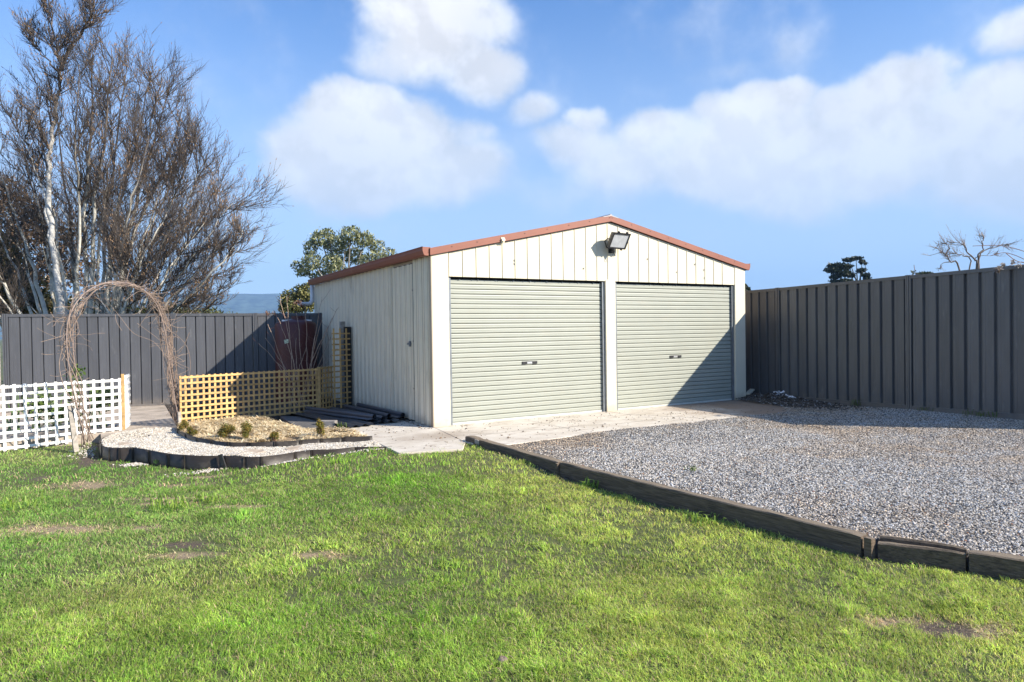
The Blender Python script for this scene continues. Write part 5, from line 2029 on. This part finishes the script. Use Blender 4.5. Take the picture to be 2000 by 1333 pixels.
for i, (cx, cy) in enumerate(crown):
    cx = cx if cx < 250 else 250 + (cx - 250) * .87
    f = min(max((cx + 120) / 620, 0), 1)
    bx_ = 105 + 120 * f + rt_.uniform(-8, 8)
    dd_ = D2 + rt_.uniform(-1.8, 2.2)
    dx, dy = cx - bx_, cy - 830
    # leave the base steeply, then lean outwards
    p1 = (bx_ + dx * .17 + (6 if cx > 170 else -4), 830 + dy * .33, D2 + (dd_ - D2) * .3)
    p2 = (bx_ + dx * .42 + rt_.uniform(-8, 8), 830 + dy * .56, D2 + (dd_ - D2) * .6)
    p3 = (bx_ + dx * .72 + rt_.uniform(-9, 9), 830 + dy * .78, dd_)
    p4 = (cx + rt_.uniform(-6, 6), cy + rt_.uniform(-6, 6), dd_)
    short = cy > 440
    stems.append(([(bx_, 830, D2 + rt_.uniform(-.3, .3)), p1, p2, p3, p4], rt_.uniform(.050, .090) * (.75 if short else 1), rt_.randint(9, 14), 1.05 if short else 1.45))
stem_tree('multi_stem_tree', 'broad leafless many-stemmed tree fanning out over the rear fence', 'tree', 'bare trees behind the rear fence', (175, 700, D2), stems, 22, BARK2, nmul=1.0, dense=1.25)


# evergreen and brown foliage behind the bare trees
def leafy_tree(name, label, base, clumps, n, size, cols, seed, d, trunkr=.15, limbs=True, shell=.45, droop=0.0, group=None, bark=BARK2, aspect=.5, kx=1.0):
    bx = at(base[0], base[1], d)
    root = thing(name, (bx.x, bx.y, -0.25), label, 'tree' if name != 'garden_shrub' else 'shrub', group)
    cs = [(at(px, py, d + dz), rx * kx * d / FOC, rx * kx * d / FOC, ry * kx * d / FOC) for (px, py, rx, ry, dz) in clumps]
    leaf_cloud('crown', cs, n, size, cols, LEAFM, root, seed=seed, shell=shell, droop=droop, aspect=aspect)
    b = MB()
    top = at(base[0], clumps[0][1], d)
    B0 = Vector((bx.x, bx.y, -0.25))
    fork = B0.lerp(Vector((top.x, top.y, top.z)), .45)
    b.tube([B0, fork], [trunkr, trunkr * .7], 8)
    rv = random.Random(seed)
    for (c, *_r) in cs:
        mid = fork.lerp(c, .5) + Vector((rv.uniform(-.05, .05), rv.uniform(-.05, .05), 0)) * d * .1
        b.tube([fork, mid, c], [trunkr * .5, trunkr * .3, trunkr * .1], 5)
    b.build('trunk', bark, root, smooth=True)
    return root


rv = random.Random(4)
leafy_tree('golden_conifer', 'dense dark olive evergreen behind the left end of the rear fence', (20, 700),
           [(15, 560, 60, 60, 0), (-30, 540, 60, 70, 0), (50, 590, 55, 35, 0), (5, 500, 40, 50, 0), (85, 600, 50, 28, .5), (-60, 480, 50, 60, 0), (130, 605, 40, 22, .6)], 9000, .075,
           [(0.045, 0.05, 0.015), (0.10, 0.09, 0.025), (0.03, 0.035, 0.012), (0.14, 0.10, 0.03)], 31, 20, .15)
leafy_tree('russet_tree', 'rusty brown dry-leaved tree glimpsed behind the birch stems', (40, 700),
           [(20, 400, 45, 45, 0), (-30, 400, 45, 60, 0), (60, 450, 45, 45, 0), (110, 470, 45, 50, 0), (30, 470, 50, 50, 0), (160, 520, 40, 50, 0), (-20, 480, 50, 50, 0), (90, 540, 60, 50, 0),
            (220, 580, 60, 28, 0), (10, 360, 30, 20, 0)], 5200, .085,
           [(0.20, 0.12, 0.065), (0.13, 0.08, 0.045), (0.26, 0.17, 0.10), (0.09, 0.06, 0.035)], 32, 24, .2, shell=.2)
leafy_tree('garden_shrub', 'olive green undergrowth behind the fence below the fanning stems', (290, 700),
           [(260, 610, 60, 14, 0), (330, 605, 50, 16, 0), (400, 612, 50, 12, 0), (200, 605, 50, 20, 0)], 3000, .05,
           [(0.09, 0.11, 0.03), (0.16, 0.16, 0.05), (0.05, 0.06, 0.02)], 33, 19, .05, shell=.2)
# gum tree beyond the shed
EU = [(0.22, 0.24, 0.10), (0.14, 0.165, 0.07), (0.34, 0.35, 0.17), (0.42, 0.41, 0.23), (0.08, 0.10, 0.04)]
leafy_tree('gum_tree', 'spreading gum tree with an open crown rising behind the shed roof', (665, 760),
           [(628, 468, 24, 22, 0), (655, 480, 24, 22, .5), (685, 458, 24, 18, -.5), (712, 468, 24, 18, 0), (735, 482, 20, 16, .5), (760, 495, 16, 12, 0), (605, 485, 16, 20, 0), (610, 512, 22, 20, -.5),
            (650, 515, 26, 22, 0), (690, 500, 26, 20, 1), (720, 510, 22, 18, 0), (582, 520, 15, 12, 0), (592, 532, 18, 10, 0), (630, 540, 26, 14, .5), (680, 535, 28, 14, 0), (640, 455, 14, 10, 0),
            (675, 475, 14, 12, 0), (745, 505, 18, 12, 0)], 6500, .115, EU, 34, 38, .16, shell=.6, droop=.7, aspect=.35, kx=.86)
leafy_tree('garden_shrub', 'dark and golden green bush between the hills and the shed corner', (585, 700),
           [(565, 585, 18, 18, 0), (590, 572, 18, 16, 0), (605, 590, 16, 20, 0), (580, 600, 26, 14, 0), (600, 560, 10, 8, 0), (555, 600, 12, 14, 0)], 4200, .06,
           [(0.09, 0.11, 0.035), (0.24, 0.23, 0.07), (0.05, 0.06, 0.025), (0.32, 0.29, 0.11)], 35, 26, .06, shell=.35)
# dark pines far to the right
for (bx, cl_, lab, sd) in ((1640, [(1640, 520, 15, 6, 0), (1628, 527, 16, 6, 0), (1645, 535, 18, 6, 0), (1632, 541, 12, 4, 0), (1622, 519, 7, 4, 0), (1650, 549, 16, 4, 0), (1652, 525, 8, 5, 0), (1630, 550, 10, 3, 0)],
                            'left dark pine with a dense layered crown above the right fence', 41),
                           (1674, [(1658, 508, 12, 4, 0), (1672, 505, 12, 3.5, 0), (1684, 512, 7, 4, 0), (1690, 515, 4, 2, 0), (1680, 530, 7, 3.5, 0), (1690, 538, 9, 4, 0), (1694, 545, 8, 3.5, 0), (1660, 520, 7, 3, 0),
                                   (1662, 538, 8, 5, 0), (1684, 527, 8, 2.5, 0)],
                            'right dark pine with an open flat-topped crown above the right fence', 42)):
    leafy_tree('pine_tree', lab, (bx, 720), cl_, 2600 if sd == 41 else 1700, .22, [(0.020, 0.030, 0.014), (0.032, 0.045, 0.02), (0.014, 0.02, 0.01)], sd, 85, .28, shell=.3,
               group='far pines above the right fence', bark=DARKWOOD, aspect=.4)
leafy_tree('garden_shrub', 'dark bush top just showing between shed and right fence', (1455, 700), [(1456, 566, 9, 7, 0), (1448, 560, 8, 6, 0)], 500, .09, [(0.03, 0.04, 0.015)], 43, 30, .05)
leafy_tree('garden_shrub', 'dark flat bush top above the tall post of the right fence', (1808, 700), [(1805, 535, 12, 3, 0), (1815, 536, 8, 2.5, 0)], 300, .12, [(0.03, 0.045, 0.018)], 44, 45, .05)
b = MB()
rv = random.Random(8)
S = [at(1790, 545, 10.8), at(1787, 530, 10.8), at(1785, 518, 10.8)]
wv = thing('vine_shoot', S[0], 'small leafy shoot poking up by the tall post of the right fence', 'plant')
b.tube(S, .004, 4)
b.build('stem', TWIG, wv)
leaf_cloud('leaves', [(at(1783, 532, 10.8), .05, .05, .04), (at(1792, 537, 10.8), .03, .03, .03)], 40, .022, [(0.06, 0.08, 0.03), (0.2, 0.2, 0.15)], LEAFM, wv, seed=91, shell=.1)

# gnarled bare tree on the right
D3 = 30
stem_tree('gnarled_tree', 'low wide leafless tree with crooked lichened limbs behind the right fence', 'tree', None, (1890, 700, D3),
          [([(1900, 700, D3), (1908, 530, D3), (1903, 508, D3), (1890, 494, D3), (1884, 480, D3), (1868, 474, D3), (1850, 473, D3)], .055, 12, .8),
           ([(1900, 700, D3), (1912, 522, D3), (1910, 500, D3), (1920, 488, D3), (1919, 472, D3), (1922, 465, D3), (1912, 458, D3)], .05, 9, .5),
           ([(1890, 700, D3), (1874, 528, D3), (1856, 512, D3), (1847, 498, D3), (1836, 494, D3), (1818, 500, D3)], .05, 12, .6),
           ([(1905, 560, D3), (1912, 505, D3), (1926, 488, D3), (1944, 484, D3), (1958, 478, D3), (1972, 480, D3)], .04, 11, .6),
           ([(1880, 560, D3), (1896, 510, D3), (1882, 500, D3), (1868, 496, D3), (1852, 497, D3)], .04, 10, .6),
           ([(1856, 512, D3), (1840, 515, D3), (1832, 530, D3)], .025, 4, .3),
           ([(1848, 498, D3), (1853, 486, D3), (1846, 476, D3), (1834, 478, D3), (1826, 486, D3)], .03, 8, .5),
           ([(1905, 505, D3), (1916, 500, D3), (1935, 500, D3), (1950, 496, D3)], .02, 6, .5)], 23,
          mat('gnarled_bark', (0.17, 0.135, 0.11), .9, .3, 5), nmul=.85, sub=1, twig_m=mat('pale_lichen_twig', (0.24, 0.19, 0.16), .9, .3, 3))

# ------------------------------------------------------------------ distant hills
hx = np.linspace(-1, 1, 160)
verts, faces = [], []
HM = mat('forested_hill', (0.05, 0.07, 0.05), 0.95, 0.9, 0.03, dirt=(0.12, 0.13, 0.08), dirt_amt=0.6, dirt_scale=0.004, stretch=(1, 1, 2))
rows = [(2300, 0.0), (2450, .45), (2600, .8), (2800, 1.0), (3100, .9)]
for i, u in enumerate(hx):
    ang = math.atan2(FW.x, FW.y) + u * R(75)
    px_eq = u * 75
    base = 122 * (1 / (1 + math.exp((px_eq - 3) / 6.0))) + 38 + 8 * noise.noise(Vector((u * 14, 0, 0))) + 5 * noise.noise(Vector((u * 60, 3, 0))) + 2.5 * noise.noise(Vector((u * 260, 9, 0)))
    for (rd_, f) in rows:
        rr2 = rd_ + 90 * noise.noise(Vector((u * 9, f * 3, 1)))
        verts.append((CAM.x + math.sin(ang) * rr2, CAM.y + math.cos(ang) * rr2, -2 + base * f + (6 * noise.noise(Vector((u * 90, f * 9, 4))) if 0 < f < 1 else 0)))
k = len(rows)
for i in range(len(hx) - 1):
    for j in range(k - 1):
        faces.append((i * k + j, (i + 1) * k + j, (i + 1) * k + j + 1, i * k + j + 1))
b = MB()
b.add(verts, faces)
tag(b.build('hills', HM, smooth=True), kind='structure')

# ------------------------------------------------------------------ air
HZ = 1
if HZ:
    b = MB()
    b.box(-3300, 3300, -3300, 3300, -1.5, 290)
    hm = bpy.data.materials.new('haze_air')
    hm.use_nodes = True
    t = NT(hm.node_tree)
    t.n.clear()
    out = t.new('ShaderNodeOutputMaterial')
    pv = t.new('ShaderNodeVolumePrincipled')
    pv.inputs['Color'].default_value = (0.30, 0.57, 1.0, 1)
    pv.inputs['Density'].default_value = 0.00026
    pv.inputs['Anisotropy'].default_value = 0.0
    t.l.new(pv.outputs[0], out.inputs['Volume'])
    o = b.build('haze', hm)
    tag(o, kind='stuff')
    o['label'] = 'thin blue haze over the far hills'
sc.cycles.max_bounces = 6
sc.cycles.diffuse_bounces = 3
sc.cycles.volume_bounces = 0
